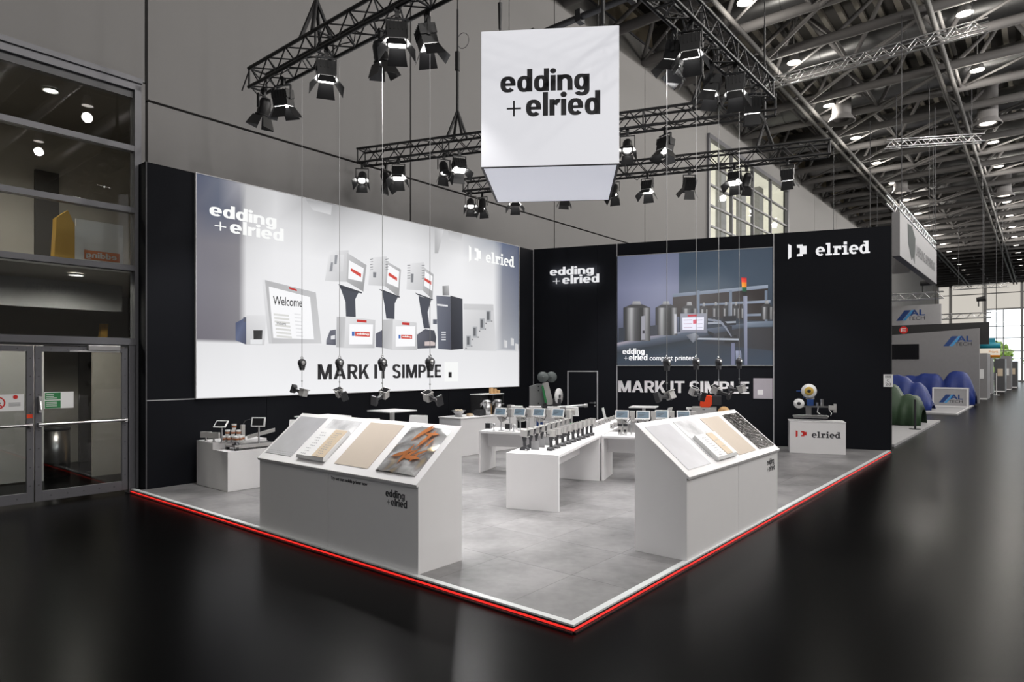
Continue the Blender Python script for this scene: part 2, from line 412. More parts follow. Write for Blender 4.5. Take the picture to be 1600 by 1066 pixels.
def plug_mark(mb, x0, x1, z0, z1, y=0.0, dep=0.004, mi=0):
    w = x1-x0; h = z1-z0
    P = lambda l: [(x0+a*w, z0+b*h) for a, b in l]
    mb.pxz(P([(0,0),(0.18,0.13),(0.18,0.9),(0,1)]), y-dep, y, mi)
    mb.pxz(P([(0.48,0.3),(0.48,0.16),(0.79,0.16),(0.79,0.92),(0.48,0.92),(0.48,0.74),(0.64,0.7),(0.64,0.34)]), y-dep, y, mi)
    mb.box(x0+0.79*w, x1, y-dep, y, z0+0.3*h, z0+0.82*h, mi)
    return mb
def graphic(name, data, mt, parent, y=0.0, step=0.0006):
    """Flat print: coloured polygons in x,z on the plane y, each a hair in front of the last."""
    vs, fs, cs = [], [], []
    for i, (p, c) in enumerate(data):
        n = len(p)//2; b = len(vs)
        pts = [(p[2*k], p[2*k+1]) for k in range(n)]
        area = sum(pts[k][0]*pts[(k+1)%n][1]-pts[(k+1)%n][0]*pts[k][1] for k in range(n))
        cc = [c[3*k:3*k+3] for k in range(len(c)//3)]
        if len(cc) == 1: cc = cc*n
        if area < 0: pts = pts[::-1]; cc = cc[::-1]
        yy = y - (0 if i < NGRID[name] else step*(1+(i-NGRID[name])*0.25))
        vs += [(a, yy, q) for a, q in pts]; fs.append(tuple(range(b, b+n))); cs += cc
    me = bpy.data.meshes.new(name); me.from_pydata(vs, [], fs); me.materials.append(mt)
    at = me.color_attributes.new('ink', 'FLOAT_COLOR', 'CORNER')
    li = 0
    for pl in me.polygons:
        for k in pl.loop_indices: at.data[k].color = rgb(*cs[me.loops[k].vertex_index])
    o = bpy.data.objects.new(name, me); COL.objects.link(o); o.parent = parent
    return o

# ------------------------------------------------------------------ flat printed pictures (x, z in metres on their wall; colours)
NGRID = {"printed_picture": 84, "screen_picture": 28}
LIGHTBOX_PRINT=[
([0.779,5.39,1.168,5.39,1.168,4.809,0.779,4.809],[60,70,95,92,98,115,80,88,108,84,87,104]),
([1.168,5.39,1.543,5.39,1.543,4.809,1.168,4.809],[92,98,115,150,150,158,95,98,112,80,88,108]),
([1.543,5.39,1.689,5.39,1.689,4.809,1.543,4.809],[150,150,158,185,185,187,190,190,192,95,98,112]),
([1.689,5.39,2.274,5.39,2.274,4.809,1.689,4.809],[185,185,187,205,205,207,216,216,218,190,190,192]),
([2.274,5.39,2.963,5.39,2.963,4.809,2.274,4.809],[205,205,207,168,168,170,214,214,216,216,216,218]),
([2.963,5.39,3.559,5.39,3.559,4.809,2.963,4.809],[168,168,170,150,150,152,205,205,207,214,214,216]),
([3.559,5.39,4.2,5.39,4.2,4.809,3.559,4.809],[150,150,152,180,180,182,220,220,222,205,205,207]),
([4.2,5.39,4.89,5.39,4.89,4.809,4.2,4.809],[180,180,182,198,198,200,226,226,228,220,220,222]),
([4.89,5.39,5.637,5.39,5.637,4.809,4.89,4.809],[198,198,200,200,200,202,226,226,228,226,226,228]),
([5.637,5.39,6.446,5.39,6.446,4.809,5.637,4.809],[200,200,202,182,182,184,214,214,216,226,226,228]),
([6.446,5.39,7.326,5.39,7.326,4.809,6.446,4.809],[182,182,184,190,190,192,226,226,228,214,214,216]),
([7.326,5.39,8.541,5.39,8.541,4.809,7.326,4.809],[190,190,192,150,155,165,220,220,222,226,226,228]),
([8.541,5.39,8.907,5.39,8.907,4.809,8.541,4.809],[150,155,165,70,85,115,118,124,140,220,220,222]),
([8.907,5.39,9.592,5.39,9.592,4.809,8.907,4.809],[70,85,115,58,70,98,88,96,118,118,124,140]),
([0.779,4.809,1.168,4.809,1.168,4.229,0.779,4.229],[84,87,104,80,88,108,118,116,124,114,112,121]),
([1.168,4.809,1.543,4.809,1.543,4.229,1.168,4.229],[80,88,108,95,98,112,126,124,130,118,116,124]),
([1.543,4.809,1.689,4.809,1.689,4.229,1.543,4.229],[95,98,112,190,190,192,215,215,217,126,124,130]),
([1.689,4.809,2.274,4.809,2.274,4.229,1.689,4.229],[190,190,192,216,216,218,231,231,233,215,215,217]),
([2.274,4.809,2.963,4.809,2.963,4.229,2.274,4.229],[216,216,218,214,214,216,233,233,235,231,231,233]),
([2.963,4.809,3.559,4.809,3.559,4.229,2.963,4.229],[214,214,216,205,205,207,232,232,234,233,233,235]),
([3.559,4.809,4.2,4.809,4.2,4.229,3.559,4.229],[205,205,207,220,220,222,233,233,235,232,232,234]),
([4.2,4.809,4.89,4.809,4.89,4.229,4.2,4.229],[220,220,222,226,226,228,233,233,235,233,233,235]),
([4.89,4.809,5.637,4.809,5.637,4.229,4.89,4.229],[226,226,228,226,226,228,233,233,235,233,233,235]),
([5.637,4.809,6.446,4.809,6.446,4.229,5.637,4.229],[226,226,228,214,214,216,229,229,231,233,233,235]),
([6.446,4.809,7.326,4.809,7.326,4.229,6.446,4.229],[214,214,216,226,226,228,233,233,235,229,229,231]),
([7.326,4.809,8.541,4.809,8.541,4.229,7.326,4.229],[226,226,228,220,220,222,231,231,233,233,233,235]),
([8.541,4.809,8.907,4.809,8.907,4.229,8.541,4.229],[220,220,222,118,124,140,135,138,150,231,231,233]),
([8.907,4.809,9.592,4.809,9.592,4.229,8.907,4.229],[118,124,140,88,96,118,108,114,131,135,138,150]),
([0.779,4.229,1.168,4.229,1.168,3.455,0.779,3.455],[114,112,121,118,116,124,117,115,123,111,109,119]),
([1.168,4.229,1.543,4.229,1.543,3.455,1.168,3.455],[118,116,124,126,124,130,128,126,132,117,115,123]),
([1.543,4.229,1.689,4.229,1.689,3.455,1.543,3.455],[126,124,130,215,215,217,226,226,228,128,126,132]),
([1.689,4.229,2.274,4.229,2.274,3.455,1.689,3.455],[215,215,217,231,231,233,235,235,237,226,226,228]),
([2.274,4.229,2.963,4.229,2.963,3.455,2.274,3.455],[231,231,233,233,233,235,236,236,238,235,235,237]),
([2.963,4.229,3.559,4.229,3.559,3.455,2.963,3.455],[233,233,235,232,232,234,236,236,238,236,236,238]),
([3.559,4.229,4.2,4.229,4.2,3.455,3.559,3.455],[232,232,234,233,233,235,236,236,238,236,236,238]),
([4.2,4.229,4.89,4.229,4.89,3.455,4.2,3.455],[233,233,235,233,233,235,236,236,238,236,236,238]),
([4.89,4.229,5.637,4.229,5.637,3.455,4.89,3.455],[233,233,235,233,233,235,236,236,238,236,236,238]),
([5.637,4.229,6.446,4.229,6.446,3.455,5.637,3.455],[233,233,235,229,229,231,234,234,236,236,236,238]),
([6.446,4.229,7.326,4.229,7.326,3.455,6.446,3.455],[229,229,231,233,233,235,235,235,237,234,234,236]),
([7.326,4.229,8.541,4.229,8.541,3.455,7.326,3.455],[233,233,235,231,231,233,234,234,236,235,235,237]),
([8.541,4.229,8.907,4.229,8.907,3.455,8.541,3.455],[231,231,233,135,138,150,150,152,160,234,234,236]),
([8.907,4.229,9.592,4.229,9.592,3.455,8.907,3.455],[135,138,150,108,114,131,124,129,142,150,152,160]),
([0.779,3.455,1.168,3.455,1.168,2.546,0.779,2.546],[111,109,119,117,115,123,110,107,116,104,101,111]),
([1.168,3.455,1.543,3.455,1.543,2.546,1.168,2.546],[117,115,123,128,126,132,120,118,124,110,107,116]),
([1.543,3.455,1.689,3.455,1.689,2.546,1.543,2.546],[128,126,132,226,226,228,224,224,226,120,118,124]),
([1.689,3.455,2.274,3.455,2.274,2.546,1.689,2.546],[226,226,228,235,235,237,232,232,234,224,224,226]),
([2.274,3.455,2.963,3.455,2.963,2.546,2.274,2.546],[235,235,237,236,236,238,233,233,235,232,232,234]),
([2.963,3.455,3.559,3.455,3.559,2.546,2.963,2.546],[236,236,238,236,236,238,233,233,235,233,233,235]),
([3.559,3.455,4.2,3.455,4.2,2.546,3.559,2.546],[236,236,238,236,236,238,233,233,235,233,233,235]),
([4.2,3.455,4.89,3.455,4.89,2.546,4.2,2.546],[236,236,238,236,236,238,233,233,235,233,233,235]),
([4.89,3.455,5.637,3.455,5.637,2.546,4.89,2.546],[236,236,238,236,236,238,233,233,235,233,233,235]),
([5.637,3.455,6.446,3.455,6.446,2.546,5.637,2.546],[236,236,238,234,234,236,231,231,233,233,233,235]),
([6.446,3.455,7.326,3.455,7.326,2.546,6.446,2.546],[234,234,236,235,235,237,231,231,233,231,231,233]),
([7.326,3.455,8.541,3.455,8.541,2.546,7.326,2.546],[235,235,237,234,234,236,230,230,232,231,231,233]),
([8.541,3.455,8.907,3.455,8.907,2.546,8.541,2.546],[234,234,236,150,152,160,172,174,180,230,230,232]),
([8.907,3.455,9.592,3.455,9.592,2.546,8.907,2.546],[150,152,160,124,129,142,150,154,164,172,174,180]),
([0.779,2.546,1.168,2.546,1.168,2.48,0.779,2.48],[104,101,111,110,107,116,224,224,226,221,221,223]),
([1.168,2.546,1.543,2.546,1.543,2.48,1.168,2.48],[110,107,116,120,118,124,226,226,228,224,224,226]),
([1.543,2.546,1.689,2.546,1.689,2.48,1.543,2.48],[120,118,124,224,224,226,228,228,230,226,226,228]),
([1.689,2.546,2.274,2.546,2.274,2.48,1.689,2.48],[224,224,226,232,232,234,229,229,231,228,228,230]),
([2.274,2.546,2.963,2.546,2.963,2.48,2.274,2.48],[232,232,234,233,233,235,229,229,231,229,229,231]),
([2.963,2.546,3.559,2.546,3.559,2.48,2.963,2.48],[233,233,235,233,233,235,228,228,230,229,229,231]),
([3.559,2.546,4.2,2.546,4.2,2.48,3.559,2.48],[233,233,235,233,233,235,228,228,230,228,228,230]),
([4.2,2.546,4.89,2.546,4.89,2.48,4.2,2.48],[233,233,235,233,233,235,228,228,230,228,228,230]),
([4.89,2.546,5.637,2.546,5.637,2.48,4.89,2.48],[233,233,235,233,233,235,228,228,230,228,228,230]),
([5.637,2.546,6.446,2.546,6.446,2.48,5.637,2.48],[233,233,235,231,231,233,228,228,230,228,228,230]),
([6.446,2.546,7.326,2.546,7.326,2.48,6.446,2.48],[231,231,233,231,231,233,228,228,230,228,228,230]),
([7.326,2.546,8.541,2.546,8.541,2.48,7.326,2.48],[231,231,233,230,230,232,227,227,229,228,228,230]),
([8.541,2.546,8.907,2.546,8.907,2.48,8.541,2.48],[230,230,232,172,174,180,225,225,227,227,227,229]),
([8.907,2.546,9.592,2.546,9.592,2.48,8.907,2.48],[172,174,180,150,154,164,222,222,224,225,225,227]),
([0.779,2.48,1.168,2.48,1.168,1.52,0.779,1.52],[221,221,223,224,224,226,234,234,236,233,233,235]),
([1.168,2.48,1.543,2.48,1.543,1.52,1.168,1.52],[224,224,226,226,226,228,235,235,237,234,234,236]),
([1.543,2.48,1.689,2.48,1.689,1.52,1.543,1.52],[226,226,228,228,228,230,236,236,238,235,235,237]),
([1.689,2.48,2.274,2.48,2.274,1.52,1.689,1.52],[228,228,230,229,229,231,237,237,239,236,236,238]),
([2.274,2.48,2.963,2.48,2.963,1.52,2.274,1.52],[229,229,231,229,229,231,238,238,240,237,237,239]),
([2.963,2.48,3.559,2.48,3.559,1.52,2.963,1.52],[229,229,231,228,228,230,238,238,240,238,238,240]),
([3.559,2.48,4.2,2.48,4.2,1.52,3.559,1.52],[228,228,230,228,228,230,238,238,240,238,238,240]),
([4.2,2.48,4.89,2.48,4.89,1.52,4.2,1.52],[228,228,230,228,228,230,238,238,240,238,238,240]),
([4.89,2.48,5.637,2.48,5.637,1.52,4.89,1.52],[228,228,230,228,228,230,238,238,240,238,238,240]),
([5.637,2.48,6.446,2.48,6.446,1.52,5.637,1.52],[228,228,230,228,228,230,237,237,239,238,238,240]),
([6.446,2.48,7.326,2.48,7.326,1.52,6.446,1.52],[228,228,230,228,228,230,236,236,238,237,237,239]),
([7.326,2.48,8.541,2.48,8.541,1.52,7.326,1.52],[228,228,230,227,227,229,235,235,237,236,236,238]),
([8.541,2.48,8.907,2.48,8.907,1.52,8.541,1.52],[227,227,229,225,225,227,234,234,236,235,235,237]),
([8.907,2.48,9.592,2.48,9.592,1.52,8.907,1.52],[225,225,227,222,222,224,232,232,234,234,234,236]),
([2.91,5.368,3.521,5.367,3.492,5.165,3.072,5.185],[150,150,152,170,170,172,205,205,207,200,200,202]),
([6.849,5.379,7.355,5.378,7.316,5.177,6.887,5.168],[170,170,172,170,170,172,205,205,207,205,205,207]),
([6.402,5.36,6.698,5.382,6.512,4.79,6.402,4.775],[175,175,177,205,205,207,170,170,172,165,165,167]),
([1.481,2.851,1.68,2.971,1.68,2.466,1.481,2.539],[60,72,105,80,90,120,60,65,85,90,100,130]),
([1.68,3.001,2.075,3.026,2.037,2.466,1.68,2.466],[214,214,216,225,225,227,205,205,207,190,190,192]),
([1.625,2.967,1.68,2.971,1.68,2.883,1.634,2.881],[80,84,100]),
([1.819,2.735,1.998,2.743,1.989,2.573,1.823,2.567],[30,30,32,40,40,42,60,60,62,25,25,27]),
([1.763,2.565,1.998,2.573,1.989,2.483,1.763,2.477],[225,226,228]),
([1.989,3.692,3.138,3.548,3.271,2.532,2.124,2.496],[178,178,180,190,190,192,205,205,207,190,190,192]),
([1.989,3.692,2.046,3.689,2.192,2.498,2.124,2.496],[225,225,227,225,225,227,200,200,202,200,200,202]),
([2.124,3.571,3.007,3.446,3.099,2.609,2.217,2.607],[246,246,248]),
([2.222,3.071,2.543,3.064,2.543,3.027,2.226,3.035],[215,215,212]),
([2.656,3.099,2.803,3.094,2.803,3.07,2.656,3.075],[226,226,228]),
([2.231,3.003,2.553,2.995,2.553,2.958,2.236,2.967],[215,215,212]),
([2.664,3.029,2.811,3.024,2.811,3,2.664,3.006],[226,226,228]),
([2.241,2.936,2.563,2.926,2.563,2.889,2.246,2.9],[215,215,212]),
([2.672,2.96,2.819,2.953,2.819,2.93,2.672,2.936],[226,226,228]),
([2.251,2.868,2.574,2.857,2.574,2.819,2.256,2.832],[215,215,212]),
([2.68,2.89,2.827,2.883,2.827,2.86,2.68,2.866],[226,226,228]),
([2.261,2.8,2.584,2.787,2.584,2.75,2.266,2.764],[215,215,212]),
([2.688,2.82,2.835,2.813,2.835,2.789,2.688,2.797],[226,226,228]),
([2.271,2.732,2.594,2.718,2.594,2.681,2.276,2.696],[215,215,212]),
([2.695,2.75,2.843,2.742,2.843,2.719,2.695,2.727],[226,226,228]),
([2.281,2.664,2.605,2.649,2.605,2.611,2.286,2.628],[215,215,212]),
([2.703,2.68,2.851,2.672,2.851,2.648,2.703,2.657],[226,226,228]),
([2.543,3.602,2.708,3.571,2.714,3.534,2.548,3.565],[190,40,35]),
([3.451,4.421,3.927,4.503,3.873,3.835,3.349,3.804],[228,228,230,208,208,210,196,196,198,214,214,216]),
([3.886,4.447,4.388,4.248,4.302,3.67,3.873,3.84],[196,196,198,170,170,172,150,150,152,178,178,180]),
([3.935,4.295,4.316,4.17,4.274,3.876,3.914,3.907],[245,245,247]),
([3.982,4.137,4.246,4.046,4.24,3.969,3.973,4.077],[205,60,48]),
([3.725,3.686,4.175,3.636,4.092,3.491,4.106,3.114,3.859,3.111,3.846,3.415],[62,66,78]),
([3.673,3.77,4.274,3.656,4.26,3.625,3.725,3.675],[50,53,64]),
([4.503,4.426,4.934,4.506,4.903,3.844,4.431,3.822],[228,228,230,208,208,210,196,196,198,214,214,216]),
([4.919,4.408,5.347,4.267,5.29,3.637,4.894,3.843],[196,196,198,170,170,172,150,150,152,178,178,180]),
([4.973,4.331,5.297,4.212,5.274,3.843,4.943,3.92],[245,245,247]),
([4.995,4.161,5.233,4.066,5.233,3.993,4.979,4.092],[205,60,48]),
([4.798,3.762,5.274,3.66,5.165,3.481,5.158,3.128,4.925,3.127,4.873,3.435],[62,66,78]),
([4.723,3.767,5.316,3.651,5.306,3.619,4.768,3.736],[50,53,64]),
([5.546,4.426,6.046,4.513,6.029,3.851,5.514,3.829],[228,228,230,208,208,210,196,196,198,214,214,216]),
([6.039,4.398,6.359,4.268,6.323,3.671,6.012,3.849],[196,196,198,170,170,172,150,150,152,178,178,180]),
([6.08,4.309,6.323,4.218,6.309,3.863,6.053,3.967],[245,245,247]),
([6.073,4.155,6.281,4.085,6.281,4.007,6.06,4.095],[205,60,48]),
([5.877,3.711,6.288,3.668,6.166,3.352,6.236,2.971,6.046,2.963,5.927,3.462],[62,66,78]),
([5.776,3.778,6.341,3.673,6.323,3.646,5.826,3.737],[50,53,64]),
([3.477,4.193,3.536,4.2,3.515,4.009,3.446,4.001],[140,142,148]),
([3.581,4.361,3.651,4.371,3.63,4.178,3.549,4.168],[140,142,148]),
([4.561,4.116,4.649,4.122,4.637,4.007,4.561,4.004],[120,122,128]),
([5.638,4.201,5.727,4.211,5.717,4.01,5.638,4.002],[125,127,132]),
([3.477,4.347,3.806,4.396,3.784,4.04,3.438,3.994],[216,216,218,222,222,224,212,212,214,205,205,207]),
([3.49,4.194,3.541,4.201,3.521,4.016,3.453,4.004],[142,144,150]),
([3.583,4.357,3.651,4.366,3.625,4.175,3.568,4.164],[142,144,150]),
([4.48,4.388,4.555,4.407,4.555,4.395,4.48,4.376],[90,92,98]),
([4.48,4.332,4.555,4.351,4.555,4.339,4.48,4.32],[90,92,98]),
([4.48,4.276,4.555,4.294,4.555,4.283,4.48,4.264],[90,92,98]),
([4.48,4.219,4.555,4.238,4.555,4.226,4.48,4.208],[90,92,98]),
([4.48,4.163,4.555,4.182,4.555,4.17,4.48,4.152],[90,92,98]),
([4.9,4.442,4.979,4.462,4.979,4.45,4.9,4.43],[90,92,98]),
([4.9,4.385,4.979,4.404,4.979,4.392,4.9,4.373],[90,92,98]),
([4.9,4.327,4.979,4.346,4.979,4.334,4.9,4.315],[90,92,98]),
([4.9,4.27,4.979,4.289,4.979,4.277,4.9,4.258],[90,92,98]),
([4.9,4.212,4.979,4.231,4.979,4.219,4.9,4.2],[90,92,98]),
([5.533,4.387,5.625,4.403,5.625,4.391,5.533,4.375],[90,92,98]),
([5.533,4.328,5.625,4.344,5.625,4.331,5.533,4.316],[90,92,98]),
([5.533,4.268,5.625,4.284,5.625,4.272,5.533,4.256],[90,92,98]),
([5.533,4.209,5.625,4.224,5.625,4.212,5.533,4.197],[90,92,98]),
([5.533,4.15,5.625,4.165,5.625,4.152,5.533,4.137],[90,92,98]),
([5.533,4.09,5.625,4.105,5.625,4.092,5.533,4.078],[90,92,98]),
([5.971,4.44,6.067,4.457,6.067,4.444,5.971,4.428],[90,92,98]),
([5.971,4.38,6.067,4.396,6.067,4.383,5.971,4.367],[90,92,98]),
([5.971,4.319,6.067,4.335,6.067,4.322,5.971,4.306],[90,92,98]),
([5.971,4.258,6.067,4.274,6.067,4.261,5.971,4.246],[90,92,98]),
([5.971,4.197,6.067,4.213,6.067,4.2,5.971,4.185],[90,92,98]),
([5.971,4.137,6.067,4.152,6.067,4.139,5.971,4.124],[90,92,98]),
([3.374,2.599,3.464,2.8,3.607,2.829,3.607,2.506,3.374,2.511],[120,122,132,96,98,110,110,112,122,80,82,95,90,92,104]),
([3.484,2.691,3.583,2.712,3.583,2.628,3.484,2.62],[225,225,228]),
([4.626,2.78,4.804,2.87,4.804,2.482,4.626,2.492],[86,88,102]),
([3.625,3.093,3.846,3.101,3.811,2.455,3.615,2.462],[186,186,188,196,196,198,205,205,207,176,176,178]),
([3.846,3.101,4.62,3.081,4.596,2.468,3.811,2.45],[226,226,228,206,206,208,190,190,192,212,212,214]),
([3.941,2.953,4.555,2.977,4.538,2.546,3.935,2.53],[248,248,250]),
([4.084,2.804,4.468,2.809,4.468,2.708,4.084,2.708],[205,62,48]),
([4.128,3.063,4.382,3.063,4.382,3.007,4.128,3.012],[195,45,40]),
([4.001,2.801,4.067,2.804,4.067,2.712,4.001,2.71],[62,104,178]),
([4.81,3.097,5.109,3.123,5.096,2.435,4.81,2.482],[186,186,188,196,196,198,205,205,207,176,176,178]),
([5.109,3.123,5.81,3.082,5.816,2.45,5.096,2.435],[226,226,228,206,206,208,190,190,192,212,212,214]),
([5.19,2.967,5.776,3,5.76,2.536,5.19,2.515],[248,248,250]),
([5.347,2.788,5.677,2.791,5.677,2.701,5.347,2.7],[205,62,48]),
([5.373,3.069,5.598,3.071,5.598,3.012,5.373,3.015],[195,45,40]),
([5.271,2.781,5.328,2.783,5.328,2.7,5.271,2.698],[62,104,178]),
([5.816,2.801,6.08,2.951,6.376,2.926,6.436,2.773,6.412,2.513,5.836,2.48],[96,98,110,70,72,84,62,64,74,58,60,70,48,50,60,80,82,94]),
([6.063,2.653,6.288,2.67,6.401,2.642,6.394,2.565,6.063,2.556],[205,190,188]),
([6.439,3.768,6.91,3.781,6.94,2.473,6.497,2.491],[104,108,122,84,88,102,70,72,86,96,100,114]),
([6.91,3.808,7.34,3.761,7.363,2.509,6.94,2.473],[34,37,48,46,50,62,40,43,54,26,28,38]),
([6.645,4.017,6.864,4.049,6.879,3.811,6.653,3.792],[120,120,122,190,190,192,150,150,152,100,100,102]),
([6.468,3.573,6.826,3.567,6.826,3.524,6.468,3.53],[225,225,228]),
([6.608,2.907,6.758,2.913,6.758,2.886,6.608,2.88],[215,216,220]),
([6.608,2.848,6.758,2.854,6.758,2.826,6.608,2.821],[215,216,220]),
([6.608,2.789,6.758,2.794,6.758,2.767,6.608,2.762],[215,216,220]),
([6.608,2.73,6.758,2.735,6.758,2.707,6.608,2.703],[215,216,220]),
([6.33,3.192,6.461,3.199,6.461,3.082,6.33,3.075],[90,94,108]),
([7.371,3.641,8.511,3.709,8.627,2.477,7.396,2.471],[222,222,224,205,205,207,214,214,216,200,200,202]),
([7.371,3.641,8.511,3.709,8.519,3.551,7.379,3.497],[206,206,208,198,198,200,196,196,198,200,200,202]),
([7.476,2.848,7.647,2.854,7.647,2.572,7.476,2.568],[168,170,174]),
([7.5,2.821,7.59,2.824,7.59,2.621,7.5,2.619],[96,98,102]),
([7.444,2.539,7.492,2.54,7.492,2.512,7.444,2.511],[110,110,114]),
([7.655,2.6,7.697,2.601,7.697,2.573,7.655,2.572],[110,110,114]),
([7.713,3.083,7.888,3.092,7.888,2.806,7.713,2.8],[168,170,174]),
([7.738,3.056,7.829,3.06,7.829,2.855,7.738,2.852],[96,98,102]),
([7.68,2.771,7.73,2.772,7.73,2.744,7.68,2.742],[110,110,114]),
([7.896,2.835,7.939,2.836,7.939,2.808,7.896,2.806],[110,110,114]),
([7.981,3.308,8.16,3.319,8.16,3.029,7.981,3.021],[168,170,174]),
([8.006,3.281,8.1,3.286,8.1,3.079,8.006,3.074],[96,98,102]),
([7.947,2.991,7.998,2.994,7.998,2.965,7.947,2.963],[110,110,114]),
([8.169,3.059,8.212,3.061,8.212,3.032,8.169,3.03],[110,110,114]),
([8.229,3.526,8.413,3.538,8.413,3.245,8.229,3.236],[168,170,174]),
([8.256,3.498,8.352,3.505,8.352,3.295,8.256,3.289],[96,98,102]),
([8.195,3.205,8.247,3.207,8.247,3.178,8.195,3.176],[110,110,114]),
([8.422,3.275,8.466,3.278,8.466,3.248,8.422,3.246],[110,110,114]),
([8.946,2.783,9.076,2.763,9.076,2.576,8.946,2.579],[205,205,207,215,215,217,225,225,227,200,200,202]),
([9.227,2.852,9.361,2.832,9.361,2.643,9.227,2.646],[205,205,207,215,215,217,225,225,227,200,200,202]),
([9.418,2.706,9.554,2.685,9.554,2.494,9.418,2.498],[205,205,207,215,215,217,225,225,227,200,200,202])]
